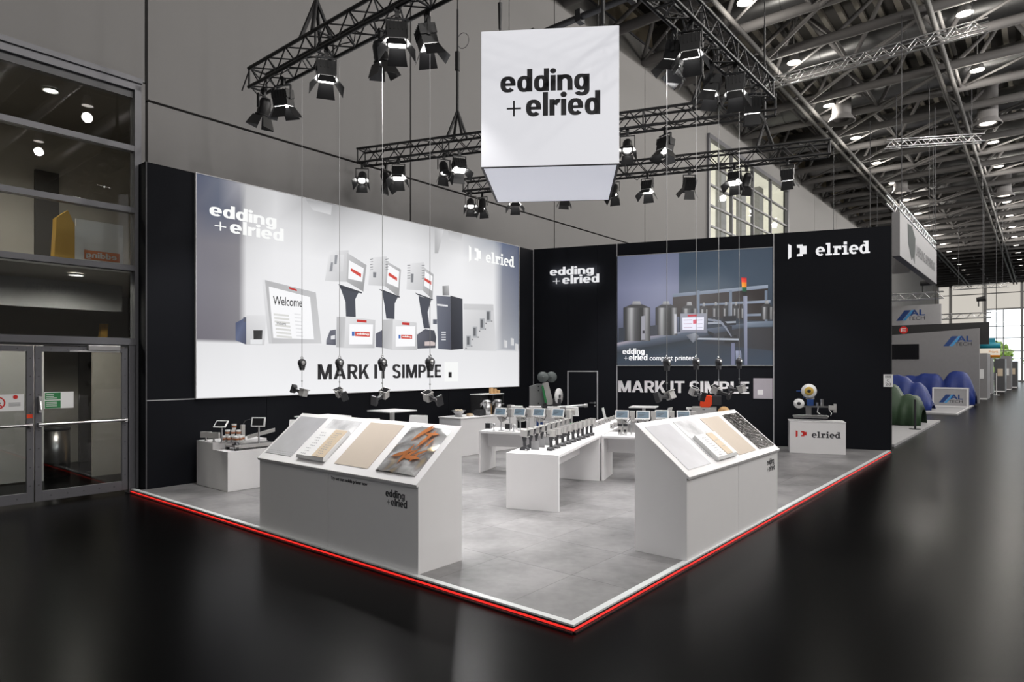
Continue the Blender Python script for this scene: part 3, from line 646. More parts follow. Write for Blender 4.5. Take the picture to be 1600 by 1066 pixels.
SCREEN_IMAGE=[
([2.428,5.07,3.035,5.07,3.035,4.179,2.428,4.179],[88,94,116,98,104,128,124,128,154,112,116,142]),
([3.035,5.07,3.544,5.07,3.544,4.179,3.035,4.179],[98,104,128,104,110,136,128,132,158,124,128,154]),
([3.544,5.07,4.051,5.07,4.051,4.179,3.544,4.179],[104,110,136,104,110,134,122,126,152,128,132,158]),
([4.051,5.07,4.068,5.07,4.068,4.179,4.051,4.179],[104,110,134,56,72,88,58,74,90,122,126,152]),
([4.068,5.07,4.693,5.07,4.693,4.179,4.068,4.179],[56,72,88,54,68,84,64,80,96,58,74,90]),
([4.693,5.07,5.482,5.07,5.482,4.179,4.693,4.179],[54,68,84,54,68,84,64,78,94,64,80,96]),
([5.482,5.07,6.351,5.07,6.351,4.179,5.482,4.179],[54,68,84,50,64,80,56,70,86,64,78,94]),
([2.428,4.179,3.035,4.179,3.035,3.526,2.428,3.526],[112,116,142,124,128,154,112,116,142,98,102,128]),
([3.035,4.179,3.544,4.179,3.544,3.526,3.035,3.526],[124,128,154,128,132,158,116,120,146,112,116,142]),
([3.544,4.179,4.051,4.179,4.051,3.526,3.544,3.526],[128,132,158,122,126,152,100,106,130,116,120,146]),
([4.051,4.179,4.068,4.179,4.068,3.526,4.051,3.526],[122,126,152,58,74,90,52,62,74,100,106,130]),
([4.068,4.179,4.693,4.179,4.693,3.526,4.068,3.526],[58,74,90,64,80,96,52,62,74,52,62,74]),
([4.693,4.179,5.482,4.179,5.482,3.526,4.693,3.526],[64,80,96,64,78,94,50,60,72,52,62,74]),
([5.482,4.179,6.351,4.179,6.351,3.526,5.482,3.526],[64,78,94,56,70,86,48,58,70,50,60,72]),
([2.428,3.526,3.035,3.526,3.035,2.813,2.428,2.813],[98,102,128,112,116,142,66,72,90,58,66,82]),
([3.035,3.526,3.544,3.526,3.544,2.813,3.035,2.813],[112,116,142,116,120,146,56,64,80,66,72,90]),
([3.544,3.526,4.051,3.526,4.051,2.813,3.544,2.813],[116,120,146,100,106,130,50,58,72,56,64,80]),
([4.051,3.526,4.068,3.526,4.068,2.813,4.051,2.813],[100,106,130,52,62,74,40,48,58,50,58,72]),
([4.068,3.526,4.693,3.526,4.693,2.813,4.068,2.813],[52,62,74,52,62,74,36,44,56,40,48,58]),
([4.693,3.526,5.482,3.526,5.482,2.813,4.693,2.813],[52,62,74,50,60,72,34,42,54,36,44,56]),
([5.482,3.526,6.351,3.526,6.351,2.813,5.482,2.813],[50,60,72,48,58,70,38,46,58,34,42,54]),
([2.428,2.813,3.035,2.813,3.035,2.1,2.428,2.1],[58,66,82,66,72,90,38,52,68,36,50,66]),
([3.035,2.813,3.544,2.813,3.544,2.1,3.035,2.1],[66,72,90,56,64,80,40,54,70,38,52,68]),
([3.544,2.813,4.051,2.813,4.051,2.1,3.544,2.1],[56,64,80,50,58,72,42,56,72,40,54,70]),
([4.051,2.813,4.068,2.813,4.068,2.1,4.051,2.1],[50,58,72,40,48,58,40,54,70,42,56,72]),
([4.068,2.813,4.693,2.813,4.693,2.1,4.068,2.1],[40,48,58,36,44,56,38,52,68,40,54,70]),
([4.693,2.813,5.482,2.813,5.482,2.1,4.693,2.1],[36,44,56,34,42,54,42,56,74,38,52,68]),
([5.482,2.813,6.351,2.813,6.351,2.1,5.482,2.1],[34,42,54,38,46,58,44,60,78,42,56,74]),
([3.898,3.955,6.246,4.102,6.246,3.214,3.898,3.396],[52,44,44,44,38,38,40,34,34,48,40,40]),
([3.898,3.996,6.246,4.13,6.246,4.043,3.898,3.905],[120,132,150,150,160,176,130,140,158,100,110,128]),
([4.595,3.704,6.301,3.745,6.301,3.678,4.595,3.655],[120,132,150,150,160,176,130,140,158,100,110,128]),
([5.708,3.407,6.356,3.409,6.356,3.35,5.708,3.347],[120,132,150,150,160,176,130,140,158,100,110,128]),
([4.517,4.054,4.587,4.059,4.587,3.255,4.517,3.256],[110,122,140]),
([5.319,4.021,5.387,4.027,5.387,3.235,5.319,3.237],[110,122,140]),
([6.169,3.987,6.235,3.992,6.235,3.215,6.169,3.216],[110,122,140]),
([5.708,3.207,6.356,3.212,6.356,3.074,5.708,3.068],[130,142,158,104,116,132,80,92,106,90,102,118]),
([4.595,3.009,6.356,3.054,6.356,2.464,4.595,2.683],[46,44,50,40,38,42,36,36,42,40,44,54]),
([2.421,2.659,4.477,3.012,5.671,3.168,5.671,3.069,4.477,2.807,2.421,2.454],[84,94,110,96,106,122,80,90,106,50,60,74,46,54,68,36,44,56]),
([2.421,2.71,3.552,2.925,4.477,3.012,2.421,2.604],[170,160,172,150,146,160,110,116,130,90,98,114]),
([2.421,2.454,4.477,2.807,5.024,2.9,4.477,2.602,2.421,2.156],[30,40,52,26,34,44,34,44,56,36,50,64,40,56,72]),
([6.081,3.575,6.114,3.574,6.114,3.257,6.081,3.258],[26,26,28,60,60,62,48,48,50,20,20,22]),
([6.114,3.574,6.164,3.572,6.164,3.256,6.114,3.257],[60,60,62,175,175,177,140,140,142,48,48,50]),
([6.164,3.572,6.197,3.571,6.197,3.255,6.164,3.256],[175,175,177,92,92,94,73,73,75,140,140,142]),
([6.197,3.571,6.252,3.569,6.252,3.254,6.197,3.255],[92,92,94,40,40,42,32,32,34,73,73,75]),
([6.252,3.569,6.279,3.568,6.279,3.253,6.252,3.254],[40,40,42,34,34,36,27,27,29,32,32,34]),
([6.279,3.568,6.318,3.567,6.318,3.252,6.279,3.253],[34,34,36,150,150,152,120,120,122,27,27,29]),
([6.318,3.567,6.356,3.566,6.356,3.251,6.318,3.252],[150,150,152,40,40,42,32,32,34,120,120,122]),
([6.164,3.659,6.274,3.655,6.356,3.566,6.081,3.575],[60,60,62,52,52,54,44,44,46,66,66,68]),
([6.18,3.738,6.252,3.735,6.263,3.648,6.169,3.651],[150,150,152,170,170,172,140,140,142,130,130,132]),
([5.596,3.55,5.613,3.55,5.613,3.31,5.596,3.31],[26,26,28,60,60,62,48,48,50,20,20,22]),
([5.613,3.55,5.639,3.549,5.639,3.309,5.613,3.31],[60,60,62,175,175,177,140,140,142,48,48,50]),
([5.639,3.549,5.656,3.548,5.656,3.309,5.639,3.309],[175,175,177,92,92,94,73,73,75,140,140,142]),
([5.656,3.548,5.684,3.547,5.684,3.308,5.656,3.309],[92,92,94,40,40,42,32,32,34,73,73,75]),
([5.684,3.547,5.699,3.547,5.699,3.308,5.684,3.308],[40,40,42,34,34,36,27,27,29,32,32,34]),
([5.699,3.547,5.718,3.546,5.718,3.307,5.699,3.308],[34,34,36,150,150,152,120,120,122,27,27,29]),
([5.718,3.546,5.738,3.546,5.738,3.306,5.718,3.307],[150,150,152,40,40,42,32,32,34,120,120,122]),
([5.639,3.637,5.696,3.635,5.738,3.546,5.596,3.55],[60,60,62,52,52,54,44,44,46,66,66,68]),
([5.647,3.716,5.684,3.715,5.69,3.627,5.641,3.629],[150,150,152,170,170,172,140,140,142,130,130,132]),
([5.406,3.556,5.425,3.555,5.425,3.274,5.406,3.275],[26,26,28,60,60,62,48,48,50,20,20,22]),
([5.425,3.555,5.452,3.555,5.452,3.274,5.425,3.274],[60,60,62,175,175,177,140,140,142,48,48,50]),
([5.452,3.555,5.47,3.554,5.47,3.273,5.452,3.274],[175,175,177,92,92,94,73,73,75,140,140,142]),
([5.47,3.554,5.5,3.553,5.5,3.273,5.47,3.273],[92,92,94,40,40,42,32,32,34,73,73,75]),
([5.5,3.553,5.516,3.553,5.516,3.272,5.5,3.273],[40,40,42,34,34,36,27,27,29,32,32,34]),
([5.516,3.553,5.537,3.552,5.537,3.272,5.516,3.272],[34,34,36,150,150,152,120,120,122,27,27,29]),
([5.537,3.552,5.558,3.551,5.558,3.271,5.537,3.272],[150,150,152,40,40,42,32,32,34,120,120,122]),
([5.452,3.643,5.513,3.641,5.558,3.551,5.406,3.556],[60,60,62,52,52,54,44,44,46,66,66,68]),
([5.461,3.723,5.5,3.721,5.506,3.633,5.455,3.635],[150,150,152,170,170,172,140,140,142,130,130,132]),
([5.158,3.564,5.178,3.563,5.178,3.24,5.158,3.241],[26,26,28,60,60,62,48,48,50,20,20,22]),
([5.178,3.563,5.208,3.562,5.208,3.24,5.178,3.24],[60,60,62,175,175,177,140,140,142,48,48,50]),
([5.208,3.562,5.227,3.562,5.227,3.239,5.208,3.24],[175,175,177,92,92,94,73,73,75,140,140,142]),
([5.227,3.562,5.26,3.561,5.26,3.238,5.227,3.239],[92,92,94,40,40,42,32,32,34,73,73,75]),
([5.26,3.561,5.277,3.56,5.277,3.238,5.26,3.238],[40,40,42,34,34,36,27,27,29,32,32,34]),
([5.277,3.56,5.3,3.559,5.3,3.237,5.277,3.238],[34,34,36,150,150,152,120,120,122,27,27,29]),
([5.3,3.559,5.323,3.559,5.323,3.237,5.3,3.237],[150,150,152,40,40,42,32,32,34,120,120,122]),
([5.208,3.651,5.273,3.649,5.323,3.559,5.158,3.564],[60,60,62,52,52,54,44,44,46,66,66,68]),
([5.218,3.731,5.26,3.73,5.267,3.641,5.211,3.643],[150,150,152,170,170,172,140,140,142,130,130,132]),
([4.9,3.572,4.922,3.571,4.922,3.206,4.9,3.206],[26,26,28,60,60,62,48,48,50,20,20,22]),
([4.922,3.571,4.954,3.57,4.954,3.205,4.922,3.206],[60,60,62,175,175,177,140,140,142,48,48,50]),
([4.954,3.57,4.976,3.569,4.976,3.205,4.954,3.205],[175,175,177,92,92,94,73,73,75,140,140,142]),
([4.976,3.569,5.012,3.568,5.012,3.204,4.976,3.205],[92,92,94,40,40,42,32,32,34,73,73,75]),
([5.012,3.568,5.031,3.568,5.031,3.203,5.012,3.204],[40,40,42,34,34,36,27,27,29,32,32,34]),
([5.031,3.568,5.056,3.567,5.056,3.203,5.031,3.203],[34,34,36,150,150,152,120,120,122,27,27,29]),
([5.056,3.567,5.081,3.566,5.081,3.202,5.056,3.203],[150,150,152,40,40,42,32,32,34,120,120,122]),
([4.954,3.659,5.027,3.657,5.081,3.566,4.9,3.572],[60,60,62,52,52,54,44,44,46,66,66,68]),
([4.965,3.74,5.012,3.738,5.02,3.649,4.958,3.651],[150,150,152,170,170,172,140,140,142,130,130,132]),
([4.595,3.561,4.619,3.56,4.619,3.172,4.595,3.173],[26,26,28,60,60,62,48,48,50,20,20,22]),
([4.619,3.56,4.654,3.559,4.654,3.171,4.619,3.172],[60,60,62,175,175,177,140,140,142,48,48,50]),
([4.654,3.559,4.678,3.558,4.678,3.171,4.654,3.171],[175,175,177,92,92,94,73,73,75,140,140,142]),
([4.678,3.558,4.717,3.557,4.717,3.17,4.678,3.171],[92,92,94,40,40,42,32,32,34,73,73,75]),
([4.717,3.557,4.736,3.556,4.736,3.17,4.717,3.17],[40,40,42,34,34,36,27,27,29,32,32,34]),
([4.736,3.556,4.764,3.556,4.764,3.169,4.736,3.17],[34,34,36,150,150,152,120,120,122,27,27,29]),
([4.764,3.556,4.791,3.555,4.791,3.168,4.764,3.169],[150,150,152,40,40,42,32,32,34,120,120,122]),
([4.654,3.649,4.732,3.646,4.791,3.555,4.595,3.561],[60,60,62,52,52,54,44,44,46,66,66,68]),
([4.666,3.73,4.717,3.728,4.725,3.638,4.658,3.64],[150,150,152,170,170,172,140,140,142,130,130,132]),
([4.119,3.596,4.17,3.594,4.17,3.018,4.119,3.019],[26,26,28,60,60,62,48,48,50,20,20,22]),
([4.17,3.594,4.245,3.592,4.245,3.016,4.17,3.018],[60,60,62,175,175,177,140,140,142,48,48,50]),
([4.245,3.592,4.295,3.59,4.295,3.015,4.245,3.016],[175,175,177,92,92,94,73,73,75,140,140,142]),
([4.295,3.59,4.379,3.588,4.379,3.014,4.295,3.015],[92,92,94,40,40,42,32,32,34,73,73,75]),
([4.379,3.588,4.42,3.587,4.42,3.013,4.379,3.014],[40,40,42,34,34,36,27,27,29,32,32,34]),
([4.42,3.587,4.478,3.585,4.478,3.012,4.42,3.013],[34,34,36,150,150,152,120,120,122,27,27,29]),
([4.478,3.585,4.536,3.583,4.536,3.011,4.478,3.012],[150,150,152,40,40,42,32,32,34,120,120,122]),
([4.245,3.682,4.412,3.677,4.536,3.583,4.119,3.596],[60,60,62,52,52,54,44,44,46,66,66,68]),
([4.27,3.764,4.379,3.76,4.395,3.669,4.254,3.674],[150,150,152,170,170,172,140,140,142,130,130,132]),
([3.45,3.637,3.519,3.635,3.519,2.897,3.45,2.898],[26,26,28,60,60,62,48,48,50,20,20,22]),
([3.519,3.635,3.622,3.632,3.622,2.895,3.519,2.897],[60,60,62,175,175,177,140,140,142,48,48,50]),
([3.622,3.632,3.69,3.63,3.69,2.894,3.622,2.895],[175,175,177,92,92,94,73,73,75,140,140,142]),
([3.69,3.63,3.804,3.626,3.804,2.892,3.69,2.894],[92,92,94,40,40,42,32,32,34,73,73,75]),
([3.804,3.626,3.861,3.625,3.861,2.891,3.804,2.892],[40,40,42,34,34,36,27,27,29,32,32,34]),
([3.861,3.625,3.94,3.622,3.94,2.89,3.861,2.891],[34,34,36,150,150,152,120,120,122,27,27,29]),
([3.94,3.622,4.019,3.62,4.019,2.888,3.94,2.89],[150,150,152,40,40,42,32,32,34,120,120,122]),
([3.622,3.724,3.85,3.716,4.019,3.62,3.45,3.637],[60,60,62,52,52,54,44,44,46,66,66,68]),
([3.656,3.806,3.804,3.801,3.827,3.709,3.633,3.715],[150,150,152,170,170,172,140,140,142,130,130,132]),
([2.592,3.664,2.68,3.662,2.68,2.758,2.592,2.759],[26,26,28,60,60,62,48,48,50,20,20,22]),
([2.68,3.662,2.811,3.657,2.811,2.756,2.68,2.758],[60,60,62,175,175,177,140,140,142,48,48,50]),
([2.811,3.657,2.898,3.655,2.898,2.755,2.811,2.756],[175,175,177,92,92,94,73,73,75,140,140,142]),
([2.898,3.655,3.042,3.65,3.042,2.753,2.898,2.755],[92,92,94,40,40,42,32,32,34,73,73,75]),
([3.042,3.65,3.114,3.648,3.114,2.752,3.042,2.753],[40,40,42,34,34,36,27,27,29,32,32,34]),
([3.114,3.648,3.214,3.645,3.214,2.751,3.114,2.752],[34,34,36,150,150,152,120,120,122,27,27,29]),
([3.214,3.645,3.314,3.642,3.314,2.749,3.214,2.751],[150,150,152,40,40,42,32,32,34,120,120,122]),
([2.811,3.751,3.099,3.741,3.314,3.642,2.592,3.664],[60,60,62,52,52,54,44,44,46,66,66,68]),
([2.854,3.834,3.042,3.827,3.071,3.734,2.825,3.742],[150,150,152,170,170,172,140,140,142,130,130,132]),
([2.464,3.114,2.635,3.132,2.635,2.792,2.464,2.774],[40,46,58]),
([3.314,3.16,3.503,3.177,3.503,2.897,3.314,2.883],[50,54,64]),
([3.077,3.418,3.181,3.436,3.181,2.785,3.077,2.778],[150,150,160]),
([3.939,3.457,3.999,3.455,3.999,2.938,3.939,2.931],[190,190,198]),
([3.106,3.038,3.164,3.037,3.164,2.953,3.106,2.954],[40,40,50]),
([4.099,3.464,4.76,3.454,4.76,2.945,4.099,2.97],[150,152,164,140,142,154,122,124,138,130,132,146]),
([4.147,3.356,4.697,3.358,4.689,3.024,4.151,3.034],[232,232,246]),
([4.287,3.426,4.524,3.428,4.524,3.379,4.287,3.377],[190,44,60]),
([4.422,3.291,4.517,3.297,4.517,3.191,4.422,3.185],[214,90,110]),
([4.183,3.297,4.398,3.3,4.398,3.28,4.183,3.277],[196,170,190]),
([4.532,3.289,4.658,3.294,4.658,3.273,4.532,3.268],[190,190,206]),
([4.183,3.199,4.398,3.202,4.398,3.181,4.183,3.178],[196,170,190]),
([4.532,3.191,4.658,3.196,4.658,3.175,4.532,3.17],[190,190,206]),
([4.183,3.1,4.398,3.103,4.398,3.083,4.183,3.079],[196,170,190]),
([4.532,3.092,4.658,3.098,4.658,3.078,4.532,3.072],[190,190,206]),
([5.292,3.721,5.391,3.717,5.391,3.356,5.292,3.358],[90,96,108,150,156,168,140,146,158,70,76,88]),
([5.158,3.362,5.482,3.373,5.482,3.133,5.158,3.12],[22,24,32]),
([5.262,3.117,5.387,3.115,5.387,2.834,5.262,2.836],[26,28,36]),
([5.197,2.857,5.501,2.872,5.52,2.691,5.208,2.675],[14,15,20]),
([4.791,3.217,5.482,3.233,5.482,3.185,4.791,3.16],[150,156,168]),
([4.477,2.823,5.558,2.783,5.558,2.735,4.477,2.774],[170,176,188]),
([5.368,2.673,5.452,2.672,5.452,2.11,5.368,2.11],[110,114,140]),
([4.791,3.372,5.101,3.339,5.33,3.116,5.437,2.833,5.391,2.825,5.285,3.077,5.081,3.283,4.791,3.315],[34,36,44]),
([4.791,3.315,5.101,3.262,5.254,3.077,5.387,2.834,5.361,2.834,5.216,3.058,5.07,3.223,4.791,3.258],[130,136,150]),
([5.482,3.305,5.671,3.268,5.738,3.067,5.596,2.806,5.573,2.831,5.693,3.068,5.641,3.237,5.482,3.273],[40,44,54]),
([4.239,2.893,4.477,2.95,4.595,2.846,4.418,2.685],[90,94,104,150,154,164,60,64,74,110,114,124]),
([4.791,3.006,4.946,2.922,4.927,2.841,4.791,2.924],[20,22,28]),
([5.656,3.868,5.753,3.864,5.753,2.11,5.686,2.11],[120,126,146,160,164,184,120,124,150,90,96,120]),
([5.626,3.981,5.738,3.976,5.731,3.865,5.641,3.868],[16,20,24]),
([5.626,4.101,5.738,4.088,5.738,3.976,5.633,3.989],[14,110,70,10,80,50,10,70,44,14,90,60]),
([5.618,4.229,5.738,4.216,5.738,4.088,5.626,4.093],[250,150,40,220,110,20,230,120,30,255,180,60]),
([5.611,4.341,5.738,4.327,5.738,4.208,5.618,4.221],[220,40,40,190,20,30,220,60,40,255,90,60]),
([5.475,2.471,5.603,2.47,5.618,2.35,5.618,2.11,5.482,2.11],[150,156,180,130,136,160,70,80,96,60,70,84,80,90,106])]
LABEL_BOXES=[(4.114, 4.438, 2.743, 2.788), (5.377, 5.647, 2.733, 2.773)]
# ------------------------------------------------------------------ the hall
hf = struct('floor', GRID)
MB().box(-24, 113, -27, 17.5, -0.2, 0.0).build('floor_slab', M['hallfloor'], hf)

# side wall of the hall: panels with black joints
HP = 5.83
wo = struct('wall_outer', HALL)
back = MB()
for a, b, z0, z1 in ((-20, 0.03, 6.79, 14.25), (0.02, 23.5, 0, 14.25), (23.5, 35.1, 0, 6.5), (23.5, 35.1, 12.4, 14.25), (35.1, 108, 0, 14.25)):
    back.box(a, b, 0.1, 0.22, z0, z1)
back.build('joint', M['joint'], wo)
def wall_panel(a, b, z0, z1):
    g = 0.022
    MB().box(a+g, b-g, 0.0, 0.1, z0+g, z1-g).build('panel', M['hallwall'], wo)
for a in (-17.4, -11.56, -5.72): wall_panel(a, min(a+5.84, 0.126), 6.79, 14.2)
MB().box(0.03, 0.104, 0.0, 0.1, 0, 6.79).build('panel', M['hallwall'], wo)
for k in range(18):
    a = 0.126 + HP*k; b = a + HP
    if k in (4, 5):
        wall_panel(a, b, 0, 6.53); wall_panel(a, b, 12.4, 14.2)
    else:
        wall_panel(a, b, 0, 6.53); wall_panel(a, b, 6.53, 14.2)
MB().box(-20, 108, 0.9, 1.0, 14.0, 16.3).build('upper_strip', mat('beige_insulation', (0.42, 0.36, 0.26, 1), 0.8), wo)
MB().box(-20, 108, -0.02, 0.9, 14.2, 14.26).build('coping', M['facade'], wo)

# glazed grid window high in the side wall
w2 = struct('window_2', HALL)
fr = MB()
fr.box(23.45, 35.15, -0.12, 0.12, 12.3, 12.5)
for s in (23.5, 35.05): fr.box(s-0.09, s+0.09, -0.1, 0.1, 6.5, 12.4)
fr.build('window_frame', M['facade'], w2)
MU = [23.59, 26.36, 29.28, 32.11, 34.96]; RA = [6.55, 7.5, 8.43, 9.36, 10.29, 11.22, 12.3]
for s in MU[1:4]: MB().box(s-0.05, s+0.05, -0.06, 0.1, 6.5, 12.3).build('mullion', M['facade'], w2)
for z in RA[:-1]: MB().box(23.59, 34.96, -0.04, 0.08, z-0.04, z+0.04).build('glazing_bar', M['facade'], w2)
for a, b in zip(MU[:-1], MU[1:]):
    for c, d in zip(RA[:-1], RA[1:]): MB().box(a+.05, b-.05, 0.0, 0.012, c+.04, d-.04).build('pane', M['glass_clear'], w2)
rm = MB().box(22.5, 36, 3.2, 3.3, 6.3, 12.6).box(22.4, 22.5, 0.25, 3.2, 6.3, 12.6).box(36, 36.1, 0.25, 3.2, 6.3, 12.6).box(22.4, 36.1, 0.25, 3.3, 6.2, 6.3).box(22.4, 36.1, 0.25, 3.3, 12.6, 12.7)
rm.build('self_lit_room', emit('self_lit_room_wall', rgb(206, 203, 188), 0.95, (0.5, 0.48, 0.42, 1)), w2)  # room walls glow themselves, in place of lamps inside
for s in (25.2, 28.1, 31.0, 33.9): MB().box(s, s+0.7, 1.2, 1.5, 6.3, 12.6).build('column', M['case_dk'], w2)

# glazed facade and doors on the left
w1 = struct('window_1', HALL)
fm = MB().box(-9, 0.02, -0.06, 0.14, 6.62, 6.79).box(-9, 0.03, -0.1, 0.14, 6.74, 6.82)
fm.box(-0.075, 0.025, -0.06, 0.14, 0, 6.7)
fm.build('window_frame', M['facade'], w1)
MB().box(-9, -0.08, 0.0, 0.12, 6.5, 6.62).build('blind_box', M['facade_dk'], w1)
for z in (5.655, 4.64, 3.685): MB().box(-9, -0.075, -0.05, 0.1, z-0.045, z+0.045).build('glazing_bar', M['facade'], w1)
MB().box(-9, -0.06, -0.08, 0.12, 2.42, 2.53).build('transom', M['facade'], w1)
for s in (-3.0, -6.0): MB().box(s-0.05, s+0.05, -0.05, 0.1, 2.5, 6.6).build('mullion', M['facade'], w1)
for a, b in ((-9, -6.05), (-5.95, -3.05), (-2.95, -0.075)):
    for c, d in ((2.53, 3.64), (3.73, 4.595), (4.685, 5.61), (5.70, 6.5)):
        MB().box(a, b, 0.02, 0.032, c, d).build('pane', M['glass'], w1)
MB().box(-0.165, -0.06, -0.06, 0.12, 0, 2.42).build('door_jamb', M['facade'], w1)
MB().box(-2.75, -0.06, -0.04, 0.1, 2.385, 2.43).build('door_head', M['facade_dk'], w1)
def glass_door(name, a, b, handle_left):
    d = struct(name, HALL)
    fr = MB().box(a, a+0.085, -0.03, 0.03, 0.05, 2.375).box(b-0.085, b, -0.03, 0.03, 0.05, 2.375)
    fr.box(a+.085, b-.085, -0.03, 0.03, 2.29, 2.375).box(a+.085, b-.085, -0.03, 0.03, 0.05, 0.2)
    fr.build('door_frame', M['facade'], d, 0.003)
    MB().box(a+.085, b-.085, -0.006, 0.006, 0.2, 2.29).build('pane', M['glass'], d)
    pb = MB().cyl((a+.03, -0.09, 1.2), (b-.03, -0.09, 1.2), 0.02, n=10)
    for s in (a+.045, b-.045): pb.box(s-.02, s+.02, -0.1, -0.03, 1.17, 1.23)
    pb.build('push_bar', M['steel'], d)
    bo = MB()
    for i in range(8):
        for s in (a+.043, b-.043): bo.cyl((s, -0.036, 0.3+i*0.27), (s, -0.03, 0.3+i*0.27), 0.011, n=6)
    for i in range(5):
        for z in (0.125, 2.333): bo.cyl((a+.2+i*(b-a-.4)/4, -0.036, z), (a+.2+i*(b-a-.4)/4, -0.03, z), 0.011, n=6)
    b_ = bo.build('bolts', M['facade_dk'], d); b_['kind'] = 'stuff'
    return d
d1 = glass_door('door_1', -1.426, -0.17, True)
d2 = glass_door('door_2', -2.7, -1.444, False)
MB().box(-1.40, -1.36, -0.1, -0.03, 1.38, 1.62).cyl((-1.38, -0.1, 1.55), (-1.38, -0.14, 1.42), 0.018).build('door_handle', M['steel'], d1, 0.004)
MB().box(-0.75, -0.3, -0.09, -0.03, 2.32, 2.4).box(-1.0, -0.3, -0.07, -0.04, 2.29, 2.315).build('door_closer', M['steel'], d1, 0.004)
st = MB().box(-1.31, -0.93, -0.012, -0.007, 1.43, 1.68).build('notice', M['white2'], d1)
gn = MB().box(-1.3, -1.1, -0.016, -0.012, 1.565, 1.67, 0).box(-1.3, -1.1, -0.016, -0.012, 1.435, 1.55, 0)
for z0 in (1.64, 1.61, 1.585, 1.52, 1.495, 1.465): gn.box(-1.285, -1.15 - 0.04*(z0 > 1.6), -0.018, -0.016, z0, z0+0.008, 1)
gn.build('notice_print', [M['green'], M['white2']], st)
st = MB().box(-2.0, -1.56, -0.012, -0.007, 1.42, 1.66).build('notice', M['white2'], d2)
ns = MB()
for i in range(24):
    t0, t1 = R(i*15), R(i*15+15); r0, r1 = 0.075, 0.092
    ns.prism([(-1.87+r0*math.cos(t0), -0.013, 1.54+r0*math.sin(t0)), (-1.87+r1*math.cos(t0), -0.013, 1.54+r1*math.sin(t0)), (-1.87+r1*math.cos(t1), -0.013, 1.54+r1*math.sin(t1)), (-1.87+r0*math.cos(t1), -0.013, 1.54+r0*math.sin(t1))], (0, -.002, 0), 0)
ns.prism([(-1.93, -0.013, 1.59), (-1.92, -0.013, 1.6), (-1.81, -0.013, 1.49), (-1.82, -0.013, 1.48)], (0, -.003, 0), 0)
ns.box(-1.93, -1.83, -0.014, -0.013, 1.53, 1.545, 1).cyl((-1.66, -0.012, 1.62), (-1.66, -0.015, 1.62), 0.03, n=14, mi=0)
for z in (1.53, 1.51, 1.49): ns.box(-1.74, -1.6, -0.014, -0.012, z, z+.007, 1)
ns.build('notice_print', [M['red'], M['ink']], st)
MB().box(-1.53, -1.46, -0.034, -0.03, 1.3, 1.36).build('sticker', M['orange'], d2)

# rooms behind the facade
wi = struct('wall_foyer', HALL)
foy = mat('foyer_plaster', (0.42, 0.39, 0.35, 1), 0.8); foyd = mat('foyer_dark_panel', (0.05, 0.045, 0.04, 1), 0.6)
MB().box(-10, 1.65, 4.6, 4.75, 0, 3.64).build('panel', foy, wi)
MB().box(-10, 1.65, 3.6, 3.75, 3.75, 6.85).build('panel', foy, wi)
MB().box(1.5, 1.65, 0.25, 4.6, 0, 6.85).build('panel', foy, wi)
MB().box(-10, 1.65, 0.3, 4.75, 3.64, 3.75).build('slab', foy, wi)
MB().box(-10, 1.65, 0.25, 4.75, 6.85, 7.0).build('slab', mat('foyer_ceiling', (0.12, 0.11, 0.1, 1), 0.8), wi)
MB().box(-10.1, -10, 0.25, 4.75, 0, 7).build('panel', foy, wi)
MB().box(0.49, 0.8, 4.5, 4.59, 0, 2.6).build('doorway', foyd, wi)
MB().box(-0.55, -0.16, 3.5, 3.59, 3.75, 5.9).build('doorway', foyd, wi)
bal = MB().box(-9, -2.2, 1.2, 1.23, 3.75, 4.6).build('balustrade', mat('frosted_glass', (0.4, 0.44, 0.42, 1), 0.4), wi)
for k, (s, y, z) in enumerate(((-0.8, 1.6, 6.84), (-2.4, 1.6, 6.84), (-4.0, 2.4, 6.84), (-0.6, 1.0, 3.63), (-1.9, 1.0, 3.63), (-3.4, 1.0, 3.63))):
    t = thing('downlight', 'round white downlight in the %s foyer ceiling behind the glass, %s from the right' % (('upper', 'lower')[k//3], ('first', 'second', 'third')[k%3]), 'lamp', HALL, s, y, z, 0, 'downlights behind the glass')
    MB().lathe([(0.11, -0.03), (0.13, -0.03), (0.13, 0), (0.09, 0), (0.11, -0.03)], 16).build('ring', M['white2'], t)
    MB().cyl((0, 0, -0.012), (0, 0, -0.004), 0.1, n=16).build('lamp_glass', M['lamp'], t)
    l = bpy.data.lights.new('downlight', 'SPOT'); l.energy = (170, 110)[k//3]; l.spot_size = R((130, 168)[k//3]); l.spot_blend = 0.7; l.shadow_soft_size = 0.1; l.color = (1, 0.93, 0.82)
    lo = bpy.data.objects.new('downlight_beam', l); COL.objects.link(lo); lo.parent = t; lo.location = (0, 0, -0.05)
t = thing('trash_bin', 'perforated stainless steel bin standing behind the right glass door', 'bin', HALL, -0.39, 2.9, 0)
MB().lathe([(0.0, 0.0), (0.24, 0.0), (0.24, 0.86), (0.2, 0.86), (0.2, 0.6), (0.0, 0.6)], 20).build('body', M['steel'], t)
MB().lathe([(0.19, 0.86), (0.25, 0.86), (0.25, 0.92), (0.19, 0.92), (0.19, 0.86)], 20).build('rim', M['facade_dk'], t)
t = thing('inner_door', 'pale grey inner door standing open behind the left glass leaf', 'door', HALL, -1.24, 2.4, 0)
MB().box(-0.6, 0.45, -0.03, 0.03, 0.02, 2.5).build('leaf', M['case'], t, 0.003)
MB().box(0.45, 0.53, -0.06, 0.06, 0, 2.6).build('frame_post', M['white2'], t)
MB().cyl((-0.3, -0.03, 1.1), (-0.3, -0.08, 1.1), 0.015).cyl((-0.3, -0.08, 1.1), (-0.42, -0.08, 1.1), 0.012).build('handle', M['steel'], t)
